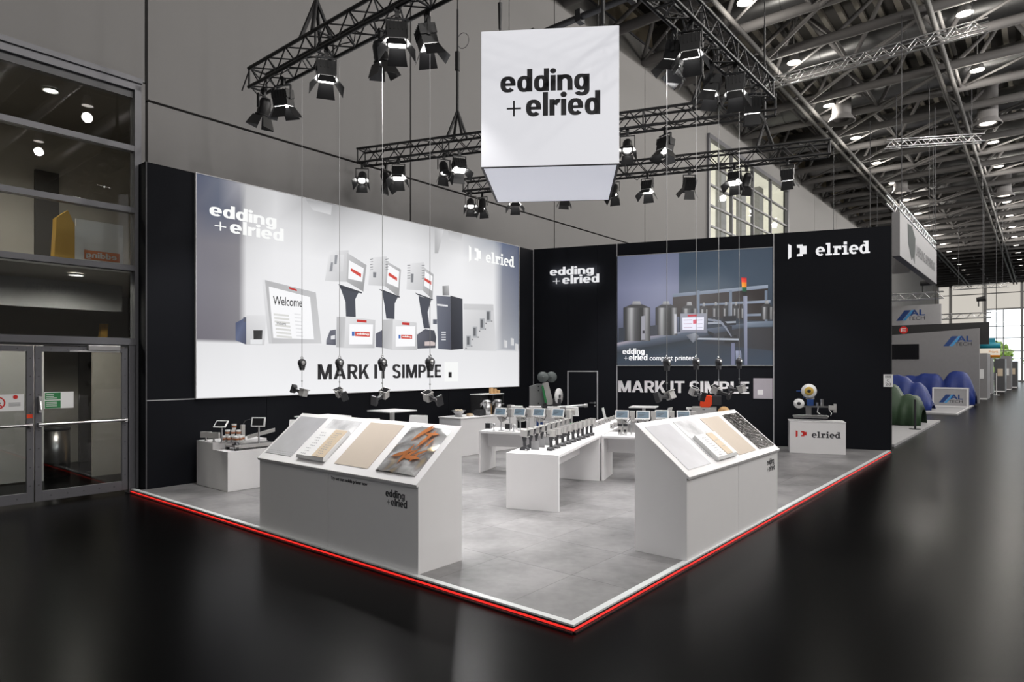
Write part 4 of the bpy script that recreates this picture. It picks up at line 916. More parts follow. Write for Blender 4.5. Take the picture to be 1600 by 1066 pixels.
t = thing('yellow_post', 'tall yellow post seen through the right glass door', 'post', HALL, 0.28, 2.6, 0)
MB().pxz([(-0.12, 0), (0.06, 0), (0.02, 1.6), (0.12, 2.9), (0.0, 2.9), (-0.12, 1.6)], -0.06, 0.06).build('shaft', mat('yellow_paint', (0.5, 0.28, 0.04, 1), 0.5), t)
MB().box(-0.2, 0.2, -0.15, 0.15, 0, 0.03).build('foot', M['facade_dk'], t)
t = thing('partition_panel', 'plain pale partition panel behind the right edge of the glass door', 'panel', HALL, 0.36, 2.2, 0)
MB().box(-0.35, 0.25, -0.03, 0.03, 0, 2.5).build('board', foy, t)
t = thing('yellow_display', 'yellow wedge-shaped display standing on the upper foyer floor behind glass', 'display', HALL, -0.69, 1.2, 3.755)
MB().pxz([(-0.2, 0), (0.1, 0), (0.1, 0.72), (0.0, 0.95), (-0.16, 0.8)], -0.1, 0.1).build('body', mat('yellow_board', (0.6, 0.34, 0.03, 1), 0.5), t)
MB().pxz([(0.1, 0), (0.24, 0), (0.24, 0.5), (0.1, 0.72)], -0.09, 0.09).build('side', M['white2'], t)
t = thing('white_board_display', 'white board behind the upper glass with an orange word standing in for a reflection', 'display', HALL, -0.21, 1.25, 3.755)
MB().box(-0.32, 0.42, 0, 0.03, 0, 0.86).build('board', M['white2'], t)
lg = MB().box(-0.22, 0.36, -0.004, 0, 0.18, 0.34, 0); bold_word(lg, 'edding', -0.17, 0.31, 0.215, 0.315, 1.45, -0.004, 0.002, 1)  # mirrored word modelled on the board in place of a reflection in the pane
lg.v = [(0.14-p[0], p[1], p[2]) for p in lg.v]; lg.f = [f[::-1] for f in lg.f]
lg.build('reflected_word', [mat('orange_reflection_print', (0.7, 0.2, 0.06, 1), 0.5), M['white2']], t)
t = thing('reflected_fascia', 'pale fascia with mirrored capitals behind the glass, standing in for a reflection', 'sign', HALL, -0.68, 1.9, 3.1)  # solid sign behind the pane, built to imitate one reflected in it
MB().box(-4.2, 1.1, 0, 0.06, 0, 0.5).build('board', ltg_ if False else mat('reflected_fascia_paint', (0.36, 0.36, 0.37, 1), 0.6), t)
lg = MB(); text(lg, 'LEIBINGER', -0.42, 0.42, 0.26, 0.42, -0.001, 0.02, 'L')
lg.v = [(-p[0], p[1], p[2]) for p in lg.v]; lg.build('reflected_letters', M['inkgrey'], t)

# far end wall with daylight windows
FAR = 111.0
wf = struct('wall_far', GRID)
tp = emit('self_lit_translucent_panel', rgb(206, 200, 190), 0.8, (0.5, 0.5, 0.48, 1))  # panels give off their own glow, standing in for daylight through them
MB().box(FAR, FAR+0.1, 6.2, 11.6, 0, 16).build('panel', tp, wf)
for k in range(8):
    a = 6.2 - 4.0*k
    MB().box(FAR, FAR+0.1, a-3.97, a-0.03, 10.1, 16).build('panel', tp, wf)
for k in range(10):
    v = 10.2 - 4.0*k
    MB().box(FAR-0.5, FAR, v-0.16, v+0.16, 0, 16).build('column', M['case'], wf)
for z in (12.2, 13.8): MB().box(FAR-0.2, FAR, -26, 11.6, z-0.07, z+0.07).build('rail', M['case'], wf)
w3 = struct('window_3', GRID)
MB().box(FAR-0.1, FAR+0.1, -26, 6.2, 9.9, 10.1).box(FAR-0.1, FAR+0.1, 6.1, 6.3, 0, 10).box(FAR-0.1, FAR+0.1, -26, 6.2, 0, 0.2).build('window_frame', M['case'], w3)
for v in (4.2, 2.2, 0.2, -1.8, -3.8, -7.8, -11.8, -15.8, -19.8): MB().box(FAR-.05, FAR+.05, v-0.06, v+0.06, 0.2, 9.9).build('mullion', M['case'], w3)
for z in (3.2, 4.2, 6.0, 7.6): MB().box(FAR-.05, FAR+.05, -26, 6.1, z-0.05, z+0.05).build('glazing_bar', M['case'], w3)
for a, b in ((-26, -15.8), (-15.8, -7.8), (-7.8, -1.8), (-1.8, 2.2), (2.2, 6.1)):
    MB().box(FAR, FAR+.01, a+.06, b-.06, 0.2, 9.9).build('pane', M['glass_clear'], w3)
# trees outside
for k, (u, v, h) in enumerate(((126, 6, 6.2), (128, 0, 5.2), (126, -7, 6.0))):
    t = thing('tree', ('tall pale green tree outside the far window, nearest the dark column', 'lower green tree outside the far window at the right frame edge', 'green tree outside the far window beyond the right edge')[k], 'tree', GRID, u, v, -0.2)
    MB().cyl((0, 0, 0), (0, 0, h*0.5), 0.16, 0.1).build('trunk', M['facade_dk'], t)
    cr_ = MB(); rr = random.Random(k)
    for i in range(260):
        a = rr.uniform(0, 6.28); b = rr.uniform(-1, 1); q = math.sqrt(1-b*b)*rr.uniform(0.5, 1)
        c = Vector((q*math.cos(a)*2.4, q*math.sin(a)*2.4, h*0.62+b*h*0.36)); d = Vector((rr.uniform(-1,1), rr.uniform(-1,1), rr.uniform(-1,1))).normalized()*0.5; e = d.orthogonal()
        cr_.add([c-d, c+e*0.7, c+d, c-e*0.7], [(0, 1, 2, 3)])
    o = cr_.build('crown', mat('leaf_green', (0.25, 0.36, 0.08, 1), 0.6), t); o['kind'] = 'stuff'
# the hall sides that lie outside the picture
wr = struct('wall_right', GRID); MB().box(-24, 112, -27, -26.8, 0, 16.4).build('panel', M['hallwall'], wr)
wk = struct('wall_rear', GRID); MB().box(-24.2, -24, -27, 17.5, 0, 16.4).build('panel', M['hallwall'], wk)

# roof
ce = struct('ceiling', GRID)
MB().box(-24, 113, -27, 13, 16.2, 16.4).build('deck', M['deck'], ce)
rb = MB()
for k in range(44):
    v = 12.4 - 0.62*k; rb.box(-4, 112, v-0.09, v+0.09, 16.05, 16.2)
rb.build('deck_ribs', M['rib'], ce)['kind'] = 'stuff'
ch0 = MB().cyl((0, 11.9, 0), (0, -26, 0), 0.17, n=10).mesh('chord', M['tube'])
dg0 = MB().cyl((-1.3, 0, 13.5), (0, 1.5, 15.5), 0.08, n=7).cyl((1.3, 0, 13.5), (0, 1.5, 15.5), 0.08, n=7).cyl((-1.3, 3.0, 13.5), (0, 1.5, 15.5), 0.08, n=7).cyl((1.3, 3.0, 13.5), (0, 1.5, 15.5), 0.08, n=7).mesh('web_brace', M['tube'])
cb0 = MB().cyl((-1.3, 0, 13.5), (1.3, 0, 13.5), 0.06, n=6).cyl((-1.3, 0, 13.5), (1.3, 3.0, 13.5), 0.05, n=6).mesh('cross_brace', M['tube'])
UK = [20.45 + 5.15*k for k in range(-5, 18)]
def piece(name, me, parent, loc):
    o = bpy.data.objects.new(name, me); COL.objects.link(o); o.parent = parent; o.location = loc; return o
for u in UK:
    tr = bpy.data.objects.new('roof_truss', None); COL.objects.link(tr); tr.parent = ce; tr.location = (u, 0, 0)
    for du, z in ((-1.3, 13.5), (1.3, 13.5), (0, 15.5)): piece('chord', ch0, tr, (du, 0, z))
    nb = 6 if u < 70 else 4
    for j in range(nb):
        piece('web_brace', dg0, tr, (0, 8.6-3.0*j, 0)); piece('cross_brace', cb0, tr, (0, 8.6-3.0*j, 0))
du0 = MB().cyl((0, 11.6, 0), (0, -26, 0), 0.55, n=18)
for j in range(9): du0.cyl((0, 10-3.0*j, 0), (0, 9.9-3.0*j, 0), 0.58, n=18)
du0 = du0.mesh('air_duct', M['duct'])
for k, u in enumerate(UK):
    if u < 75: piece('air_duct', du0, ce, (u+2.6, 0, 14.75))
for u, v in ((30.85, 6.8), (35.4, 1.9), (46, 6.8), (51, 1.9)):
    MB().cyl((u, v, 14.7), (u, v, 13.05), 0.38, n=18, caps=False).lathe([(0.38, 0), (0.55, -0.25), (0.55, -0.3), (0.3, -0.2)], 18, (u, v, 13.05)).build('air_outlet', M['tube'], ce)
lt0 = MB().cyl((8, 0, 0), (111, 0, 0), 0.085, n=8).mesh('long_tube', mat('dark_roof_steel', (0.05, 0.047, 0.045, 1), 0.8))
for v, z in ((7.8, 13.3), (8.15, 13.3), (2.75, 13.3), (3.1, 13.3), (8.0, 15.4), (2.9, 15.4)): piece('long_tube', lt0, ce, (0, v, z))
lt1 = MB().cyl((0, 2.9, 0), (0, 8, 0), 0.08, n=7).mesh('tie_tube', M['tube'])
for u in UK:
    if u < 60: MB().cyl((u-1.3, 2.9, 13.4), (u+3.85, 7.9, 13.4), 0.07, n=7).build('tie_tube', M['tube'], ce)

# hall lamps
NTH = ['%dth' % (i+1) for i in range(30)]; NTH[0:3] = ['first', 'second', 'third']; NTH[20:23] = ['21st', '22nd', '23rd']
lb = thing('ceiling_lamp', 'bell-shaped high-bay lamp at the top frame edge, nearest of its row', 'lamp', GRID, UK[5]-0.3, 7.2, 13.45, 0, 'high-bay lamps under the roof')
MB().lathe([(0.05, 0.46), (0.13, 0.44), (0.15, 0.3), (0.235, 0.02), (0.24, 0.0), (0.22, 0.02), (0.14, 0.28), (0.05, 0.3)], 18).cyl((0, 0, 0.45), (0, 0, 1.6), 0.015, n=6).build('shade', M['case'], lb)
MB().cyl((0, 0, 0.025), (0, 0, 0.035), 0.215, n=18).build('lamp_glass', M['lamp'], lb)
ld = bpy.data.lights.new('hall_lamp', 'POINT'); ld.energy = LAMP_W; ld.shadow_soft_size = 0.2; ld.color = (1, 0.97, 0.94)
la = ld.copy(); la.energy = AISLE_FILL_W; ld.color = (1, 0.95, 0.87)
def lamp_light(t, d=None):
    o = bpy.data.objects.new('lamp_beam', d or ld); COL.objects.link(o); o.parent = t; o.location = (0, 0, -0.5)
lamp_light(lb)
for v in (7.2, 1.95, -3.3, -9.0, -16.0):
    for k, u in enumerate(UK):
        if v == 7.2 and (u < 19 or k == 5): continue
        if v == 1.95 and u < 5: continue
        if v < 0 and u > 75: continue
        row = {7.2: 'nearer the side wall', 1.95: 'farther from the side wall'}.get(v)
        lab = 'bell-shaped high-bay lamp under the roof, row %s, %s down the hall' % (row, NTH[k]) if row else 'unseen high-bay lamp of the rows added over the right aisle as fill'
        o = dup(lb, GRID, u-0.3, v, 13.45, 0, lab)
        for c in list(o.children):
            if c.type == 'LIGHT': bpy.data.objects.remove(c)
        if u < 75: lamp_light(o, la if v < 0 else ld)  # extra energy for the added, unseen aisle rows

# ------------------------------------------------------------------ the booth: platform
pl = struct('platform', BOOTH)
RX, RY, BX, BY = 13.43, 0.0, 10.42, 8.47
MB().pxy([(0.02, 0.02), (13.41, 0.02), (BX, BY+0.4), (0.02, BY+0.25)], -0.063, -0.012).build('base', M['black'], pl)
def clip(poly, edges):
    for (ax, ay), (bx, by) in edges:
        out = []
        for i in range(len(poly)):
            p, q = poly[i], poly[(i+1) % len(poly)]
            sp = (bx-ax)*(p[1]-ay)-(by-ay)*(p[0]-ax); sq = (bx-ax)*(q[1]-ay)-(by-ay)*(q[0]-ax)
            if sp >= 0: out.append(p)
            if (sp >= 0) != (sq >= 0):
                t = sp/(sp-sq); out.append((p[0]+(q[0]-p[0])*t, p[1]+(q[1]-p[1])*t))
        poly = out
        if len(poly) < 3: return []
    return poly
quad = [(0.065, 0.065), (13.37, 0.065), (10.42, BY), (0.065, BY)]
ed = list(zip(quad, quad[1:]+quad[:1]))
ts = 0.92
for i in range(16):
    for j in range(10):
        x = 0.065+i*ts; y = 0.065+j*ts-0.3; g = 0.0012
        p = clip([(x+g, y+g), (x+ts-g, y+g), (x+ts-g, y+ts-g), (x+g, y+ts-g)], ed)
        if p: MB().pxy(p, -0.012, 0.0).build('tile', M['tile'], pl)
tm = mat('white_edge_trim', (0.72, 0.74, 0.74, 1), 0.3)
for k, p in enumerate(([(0.0, 0.0), (13.43, 0.0), (13.41, 0.062), (0.062, 0.062)], [(0.0, 0.0), (0.062, 0.062), (0.062, 8.7), (0.0, 8.7)])):
    t = struct('trim_%d' % (k+1), BOOTH); MB().pxy(p, -0.014, 0.001).build('edge_profile', tm, t)
for k, (lab, b) in enumerate((('glowing red LED strip under the right edge of the platform', (0.0, 13.42, -0.004, 0.004)), ('glowing red LED strip under the left edge of the platform', (-0.004, 0.004, 0.0, 8.7)))):
    t = thing('led_strip', lab, 'light strip', BOOTH, 0, 0, 0)
    MB().box(b[0], b[1], b[2], b[3], -0.047, -0.030).build('light_tube', M['led'], t)
    ch_ = MB().box(b[0]+0.004*(k==1), b[1]+0.006*(k==1), b[2]+0.004*(k==0), b[3]+0.006*(k==0), -0.065, -0.016)
    ch_.box(b[0]-0.02*(k==1), b[1], b[2]-0.02*(k==0), b[3], -0.0645, -0.053); ch_.build('channel_with_glow_shield', M['black'], t)  # lip below the tube is added to block its glow on the floor

# booth walls
WL = 10.29
wl = struct('wall_left', LEFT)
MB().box(0.0, WL+0.3, 0.02, 0.26, PF, 5.38).build('core', M['wallblack'], wl)
MB().box(-0.02, 0.0, 0.0, 0.28, PF, 5.4).build('end_panel', M['wallblack'], wl)
for a, b, z0, z1 in ((0.0, 0.77, 1.515, 5.4), (9.6, WL, 1.515, 5.4), (0.0, 2.1, PF, 1.505), (2.1, 4.5, PF, 1.505), (4.5, 6.9, PF, 1.505), (6.9, 9.3, PF, 1.505), (9.3, WL, PF, 1.505)):
    MB().box(a+.004, b-.004, 0.0, 0.02, z0, z1).build('panel', M['wallblack'], wl)
MB().box(-0.012, 0.004, -0.004, 0.0, PF, 5.4).build('seam_strip', mat('dark_seam', (0.08, 0.08, 0.085, 1), 0.4), wl)
MB().box(0.0, 0.77, -0.003, 0.0, 1.503, 1.517).build('seam_strip', M['seam'], wl)
wb = struct('wall_back', BACK)
WB = 8.97
MB().box(0.0, WB, 0.02, 0.28, PF, 5.4).build('core', M['wallblack'], wb)
SE = (0.0, 2.41, 6.38, WB)
for a, b, z0, z1 in ((0, 1.03, PF, 5.42), (1.03, 1.87, 1.935, 5.42), (1.87, 2.41, PF, 5.42), (2.41, 6.38, PF, 2.09), (2.41, 6.38, 5.08, 5.42), (6.38, WB, PF, 5.42)):
    MB().box(a+.003, b-.003, 0.0, 0.02, z0, z1).build('panel', M['wallblack'], wb)
for s in (0.012, 2.41, 6.38): MB().box(s-0.01, s+0.01, -0.006, 0.0, PF, 5.42).build('seam_strip', M['seam'], wb)
MB().box(WB, WB+0.02, -0.005, 0.29, PF, 5.42).build('end_panel', mat('dark_end_panel', (0.03, 0.03, 0.032, 1), 0.6), wb)
MB().box(WB+0.0, WB+0.03, 0.25, 0.31, PF, 5.3).build('end_strip', M['white'], wb)
d3 = struct('door_3', BACK)
MB().box(1.045, 1.855, -0.004, 0.016, PF, 1.918).build('leaf', M['wallblack'], d3)
MB().box(1.015, 1.045, -0.012, 0.02, PF, 1.945).box(1.855, 1.885, -0.012, 0.02, PF, 1.945).box(1.045, 1.855, -0.012, 0.02, 1.918, 1.945).build('door_frame', M['seam'], d3)
MB().cyl((1.8, -0.004, 1.065), (1.8, -0.06, 1.065), 0.014).cyl((1.8, -0.055, 1.065), (1.66, -0.055, 1.065), 0.012).cyl((1.8, -0.012, 1.065), (1.8, -0.004, 1.065), 0.028).cyl((1.8, -0.012, 0.98), (1.8, -0.004, 0.98), 0.026).build('door_handle', M['steel'], d3)

# backlit poster on the left wall
t = thing('light_box', 'huge backlit poster of grey hand-held printers on the left black wall', 'light box', LEFT, 0, 0, 0)
fb = MB().box(0.765, 9.605, -0.05, 0.0, 5.39, 5.4).box(0.765, 9.605, -0.05, 0.0, 1.508, 1.52).box(0.765, 0.779, -0.05, 0.0, 1.52, 5.39).box(9.592, 9.605, -0.05, 0.0, 1.52, 5.39)
fb.build('frame', M['seam'], t)
graphic('printed_picture', LIGHTBOX_PRINT, M['print'], t, -0.03)
logo_parts(t, 1.0, 2.42, 4.46, -0.05, 1.0, 0.003, M['logo_lb'], 'white')
lg = MB(); plug_mark(lg, 7.57, 8.01, 4.72, 5.13, -0.05); lg.build('plug_symbol', M['logo_lb'], t, label='white plug symbol on the poster')
lg = MB(); slab_word(lg, 8.2, 9.37, 4.79, 5.08, -0.05); lg.build('name_print', M['logo_lb'], t, label='white slab-serif name on the poster')
word_parts(t, 'MARK IT SIMPLE', 3.17, 6.59, 1.805, 2.115, 1.0, -0.05, 0.003, M['ink'], 0.1, 'slogan_word')
lg = MB().box(6.71, 7.18, -0.052, -0.05, 1.7, 2.175, 0).box(6.84, 6.95, -0.054, -0.052, 1.80, 1.93, 1)
lg.build('square_mark', [M['logo_lb'], M['ink']], t, label='pale square with a small black square')
lg = MB(); text(lg, 'Welcome', 2.2, 2.82, 3.235, 3.4, -0.05, 0.008, 'W', 0.95); lg.build('welcome_text', M['ink'], t)
lg = MB(); text(lg, 'Welcome', 2.27, 2.47, 2.86, 2.915, -0.05, 0.0, 'W', 0.95); lg.build('welcome_line', M['ink'], t)
lg = MB()
for a, b, z0, z1 in LABEL_BOXES: bold_word(lg, 'edding', a, b, z0, z1, 1.45, -0.05, 0.001)
lg.build('label_text', M['logo_lb'], t)['kind'] = 'stuff'

# LED wall and lettering on the back wall
t = thing('video_wall', 'large LED screen showing metal cans on a conveyor, on the back wall', 'screen', BACK, 0, 0, 0)
MB().box(2.405, 6.355, -0.02, 0.0, 2.095, 5.075).build('frame', M['black'], t)
MB().box(2.405, 6.355, -0.034, -0.02, 2.085, 2.1).box(2.405, 6.355, -0.034, -0.02, 5.068, 5.082).build('edge_strip', M['seam'], t)
graphic('screen_picture', SCREEN_IMAGE, M['led_screen'], t, -0.024)
logo_parts(t, 2.57, 3.24, 2.235, -0.045, 0.68, 0.004, M['logo_lit'], 'white'); lg = MB(); text(lg, 'compact printer', 3.3, 4.45, 2.235, 2.36, -0.045, 0.02, 'd', 1.0)
lg.build('caption', M['logo_lit'], t, label='white caption text on the screen')
t = thing('lit_word_mark', 'glowing white two-line word mark high on the black wall, left of the screen', 'sign', BACK, 0, 0, 0)
logo_parts(t, 0.53, 1.94, 4.38, -0.1, 1.0, 0.012, M['logo_lit'], 'glowing white')
al = bpy.data.lights.new('word_mark_glow', 'AREA'); al.shape = 'RECTANGLE'; al.size = 1.3; al.size_y = 0.5; al.energy = 5
ao = bpy.data.objects.new('back_glow', al); COL.objects.link(ao); ao.parent = t; ao.location = (1.23, -0.09, 4.6); ao.rotation_euler = (R(90), 0, 0)
t = thing('lit_brand_sign', 'glowing white plug symbol with slab-serif name, high on the wall right of the screen', 'sign', BACK, 0, 0, 0)
lg = MB(); plug_mark(lg, 6.71, 7.132, 4.74, 5.12, -0.05, 0.012); lg.build('plug_symbol', M['logo_lit'], t)
lg = MB(); slab_word(lg, 7.33, 8.51, 4.79, 5.09, -0.05, 0.012); lg.build('letters', M['logo_lit'], t)
t = thing('wall_slogan', 'grey-white capital slogan letters on the black wall under the screen', 'lettering', BACK, 0, 0, 0)
word_parts(t, 'MARK IT SIMPLE', 2.45, 5.8, 1.37, 1.68, 1.0, 0.0, 0.012, mat('pale_grey_letter', (0.78, 0.76, 0.78, 1), 0.5), 0.07)
t = thing('square_panel', 'grey square panel with a small pale square, right of the wall slogan', 'panel', BACK, 0, 0, 0)
MB().box(5.9, 6.35, -0.012, 0, 1.25, 1.77).build('plate', mat('lilac_grey_panel', (0.4, 0.37, 0.41, 1), 0.5), t)
MB().box(6.0, 6.13, -0.015, -0.012, 1.35, 1.48).build('small_square', M['white'], t)
# ------------------------------------------------------------------ lighting trusses
TP = 0.5; TW = 0.29
def mk(*segs):
    b = MB()
    for p, q, r in segs: b.cyl(p, q, r, n=6)
    return b.mesh('brace', M['black'])
H_ = TP/2
BR = [mk(((0,0,0),(H_,0,TW),.011), ((H_,0,TW),(TP,0,0),.011)), mk(((0,TW,0),(H_,TW,TW),.011), ((H_,TW,TW),(TP,TW,0),.011)),
      mk(((0,0,0),(H_,TW,0),.011), ((H_,TW,0),(TP,0,0),.011)), mk(((0,0,TW),(H_,TW,TW),.011), ((H_,TW,TW),(TP,0,TW),.011))]
ZT = 6.4
def truss(label, fr, x, y, rot, L, name='lighting_truss'):
    t = thing(name, label, 'truss', fr, x, y, ZT - fr.o.z, rot)
    c = MB().cyl((0,0,0),(L,0,0),0.026,n=8).mesh('chord', M['black'])
    for yy, zz in ((0,0),(TW,0),(0,TW),(TW,TW)): piece('chord', c, t, (0, yy, zz))
    e = MB().cyl((0,0,0),(0,TW,0),.016,n=6).cyl((0,0,TW),(0,TW,TW),.016,n=6).cyl((0,0,0),(0,0,TW),.016,n=6).cyl((0,TW,0),(0,TW,TW),.016,n=6).mesh('end_frame', M['black'])
    k = 0
    while k*TP < L-0.3:
        if k % 4 == 0: piece('end_frame', e, t, (k*TP+0.02, 0, 0))
        for m in BR: piece('brace', m, t, (k*TP+0.02, 0, 0))
        k += 1
    piece('end_frame', e, t, (L-0.02, 0, 0))
    rr = random.Random(L); cb = MB(); p = []
    for q in range(int(L*5)):
        p.append((q*0.2+0.05, rr.uniform(0.0, TW), 0.03 + (rr.uniform(-0.12, 0.0) if q % 6 == 3 else rr.uniform(0, 0.02))))
    cb.tube(p, 0.008, 5); cb.build('power_cable', M['black'], t)
    return t
t1 = truss('black box lighting truss along the front left edge, at top left', BOOTH, 1.24, 0.88, 90, 5.82)
t2 = truss('black box lighting truss along the right edge, coming from the top frame edge', BOOTH, 0.95, 0.55, 0, 5.6)
t3 = truss('black box lighting truss crossing behind the white cube', BACK, -2.03, -5.8, 0, 8.25)
t4 = truss('black box lighting truss nearest the back wall, furthest and lowest in the picture', BACK, -0.85, -3.0, 0, 8.2)
MB().cyl((-0.9, 0, TW), (0.1, 0, TW), 0.024, n=8).build('extension_tube', M['black'], t4)
t = thing('ceiling_pipe', 'black pipe above the white cube carrying its hooks', 'pipe', BOOTH, 3.26, 0.8, 6.86-PF)
MB().cyl((0, 0, 0), (0, 2.3, 0), 0.045, n=12).build('tube', M['black'], t)
for y in (0.5, 1.3, 2.1): MB().box(-0.06, 0.06, y-0.04, y+0.04, -0.08, 0.09).build('clamp', M['black'], t)
def hoist(label, fr, x, y, zb, kind=0):
    t = thing('chain_hoist', label, 'hoist', fr, x, y, zb - fr.o.z)
    MB().cyl((0, 0, 2.6), (0, 0, 13.2-zb), 0.012, n=6).build('chain', M['black'], t)
    MB().box(-0.045, 0.045, -0.045, 0.045, 1.35, 1.75).cyl((0, 0, 1.75), (0, 0, 2.6), 0.02).build('motor', M['black'], t, 0.02)
    MB().tube([(0.12+0.13*math.cos(a_*0.5236), 0, 1.95+0.16*math.sin(a_*0.5236)) for a_ in range(13)], 0.006, 5).build('wire_coil', M['dark'], t)
    MB().tube([(-0.16, -0.14, 0), (0, 0, 0.55), (0.16, 0.14, 0)], 0.03).tube([(-0.16, 0.14, 0), (0, 0, 0.55), (0.16, -0.14, 0)], 0.03).cyl((0, 0, 0.5), (0, 0, 1.4), 0.03).build('sling', M['black'], t)
hoist('black hoist and sling over the crossing truss, left of the cube', BACK, 0.25, -5.65, ZT+TW)
hoist('black hoist over the front left truss at the top edge', BOOTH, 1.1, 5.1, ZT+TW)
hoist('black hoist over the crossing truss, right of the cube', BACK, 5.0, -5.65, ZT+TW)
hoist('black hoist over the rear truss near its right end', BACK, 6.1, -2.85, ZT+TW)

# ------------------------------------------------------------------ stage spotlights
def spot_model(box):
    t = thing('stage_spotlight', '', 'spotlight', BOOTH, 0, 0)
    MB().box(-0.03, 0.03, -0.03, 0.03, -0.12, 0.02).cyl((0, -0.04, 0.0), (0, 0.04, 0.0), 0.04).build('clamp', M['black'], t)
    yk = MB().box(-0.16, 0.16, -0.02, 0.02, -0.13, -0.115)
    for s in (-1, 1): yk.box(s*0.16-0.008, s*0.16+0.008, -0.025, 0.025, -0.38, -0.115)
    yk.build('yoke', M['black'], t)
    hb = MB()
    if box: hb.box(-0.145, 0.145, -0.12, 0.12, -0.13, 0.14); [hb.box(-0.15+0.06*i, -0.14+0.06*i, -0.13, 0.13, 0.0, 0.15) for i in range(6)]
    else: hb.lathe([(0.0, 0.2), (0.08, 0.19), (0.11, 0.12), (0.115, -0.1), (0.135, -0.11), (0.135, -0.14), (0.11, -0.14), (0.105, -0.1)], 16)
    hb.build('housing', M['black'], t, loc=(0, 0, -0.36))
    ln = MB()
    if box: ln.box(-0.125, 0.125, -0.1, 0.1, -0.136, -0.131)
    else: ln.cyl((0, 0, -0.095), (0, 0, -0.1), 0.088, n=16)
    ln.build('lens', M['lens'], t, loc=(0, 0, -0.36))
    for i in range(4):
        d = 0.145 if (box and i % 2 == 0) else 0.12
        a, b, l = (0.115, 0.15, 0.2); fl = 0.125 if box else 0.09
        o = MB().prism([(-a, -d, -0.14), (a, -d, -0.14), (b, -d-fl, -0.14-l), (-b, -d-fl, -0.14-l)], (0, -0.004, -0.003)).build('barn_door', M['black_satin'], t, loc=(0, 0, -0.36))
        o['turn'] = i*90.0 + (90 if box else 0)
    l = bpy.data.lights.new('spot_beam', 'SPOT'); l.spot_size = R(62); l.spot_blend = 0.6; l.shadow_soft_size = 0.09; l.energy = SPOT_W; l.color = (1, 0.985, 0.975)
    o = bpy.data.objects.new('beam', l); COL.objects.link(o); o.parent = t; o.location = (0, 0, -0.36); o['beam'] = 1
    return t
SP = [spot_model(False), spot_model(True)]
def place_spot(first, kind, fr, x, y, target, label, power=1.0, drop=0.0):
    root = SP[kind] if first else dup(SP[kind], fr, x, y)
    p = fr.pt(x, y, 0); p.z = ZT - 0.03 - drop
    tg = BOOTH.pt(*target) if len(target) == 3 else None
    d = tg - (p + Vector((0, 0, -0.36)))
    pan = math.atan2(d.y, d.x) - math.pi/2; tilt = math.atan2(math.hypot(d.x, d.y), -d.z)
    root.location = p; root.scale = (0.82, 0.82, 0.82); root.rotation_euler = (0, 0, pan); root['label'] = label; root['group'] = 'spotlights on the lighting trusses'
    for c in root.children:
        n = c.name.split('.')[0]
        if n in ('housing', 'lens'): c.rotation_euler = (tilt, 0, 0)
        if n == 'barn_door':
            c.rotation_mode = 'QUATERNION'
            c.rotation_quaternion = Euler((tilt, 0, 0)).to_quaternion() @ Euler((0, 0, R(c['turn']))).to_quaternion()
        if c.type == 'LIGHT':
            c.rotation_euler = (tilt, 0, 0)
            c.location = Vector((0, 0, -0.36)) + Euler((tilt, 0, 0)).to_matrix() @ Vector((0, 0, -0.16))
            if power != 1.0: c.data = c.data.copy(); c.data.energy = SPOT_W*power
    return root
ORD = ('first', 'second', 'third', 'fourth', 'fifth', 'sixth', 'seventh', 'eighth', 'ninth', 'tenth', 'eleventh', 'twelfth')
n_used = [0, 0]
def spots(fr, where, lst):
    for i, (kind, x, y, tg, pw, extra) in enumerate(lst):
        place_spot(n_used[kind] == 0, kind, fr, x, y, tg, 'black spotlight on the %s, %s from its left end%s' % (where, ORD[i], extra), pw)
        n_used[kind] += 1
spots(BOOTH, 'front left truss', [
    (0, 1.12, 6.55, (0.6, 7.9, 0.8), 1.0, ', round'), (1, 1.1, 5.97, (2.4, 6.6, 0.2), 1.0, ', square'), (1, 1.0, 4.72, (0.5, 3.9, 1.0), 1.45, ', bright'),
    (0, 1.15, 3.75, (2.4, 3.6, 0.0), 1.2, ', dark'), (1, 0.97, 3.22, (0.3, 2.5, 1.0), 1.45, ', blazing'), (1, 1.25, 3.0, (2.6, 2.2, 0.0), 1.0, ', half hidden')])
spots(BOOTH, 'right-hand truss', [
    (1, 3.5, 0.6, (2.9, 0.4, 1.0), 0.55, ', blazing'), (1, 3.55, 0.84, (3.2, 2.6, 0.0), 1.0, ', below it'), (0, 3.85, 0.84, (1.0, 4.2, 0.8), 1.2, ', dark'),
    (1, 5.0, 0.6, (4.4, 0.4, 1.0), 0.55, ', bright'), (1, 4.75, 0.84, (4.3, 2.2, 0.0), 1.0, ', inner side'), (1, 5.85, 0.65, (7.4, 1.4, 0.0), 1.0, ', by the corner')])
spots(BACK, 'crossing truss', [
    (0, -1.93, -5.75, (0.9, 5.0, 0.4), 1.0, ', lens visible'), (0, -1.5, -5.5, (5.2, 5.4, 0.8), 1.0, ', aimed right'), (1, -1.05, -5.75, (2.4, 5.6, 0.2), 1.0, ''),
    (0, -0.03, -5.7, (4.2, 4.6, 0.8), 1.0, ', narrow'), (1, 0.35, -5.78, (3.6, 3.6, 0.8), 1.0, ', left of the cube'), (0, 3.7, -5.75, (2.4, 1.2, 0.0), 1.0, ', facing the front'), (1, 4.36, -5.6, (5.6, 2.8, 0.8), 1.0, ', right of the cube')])
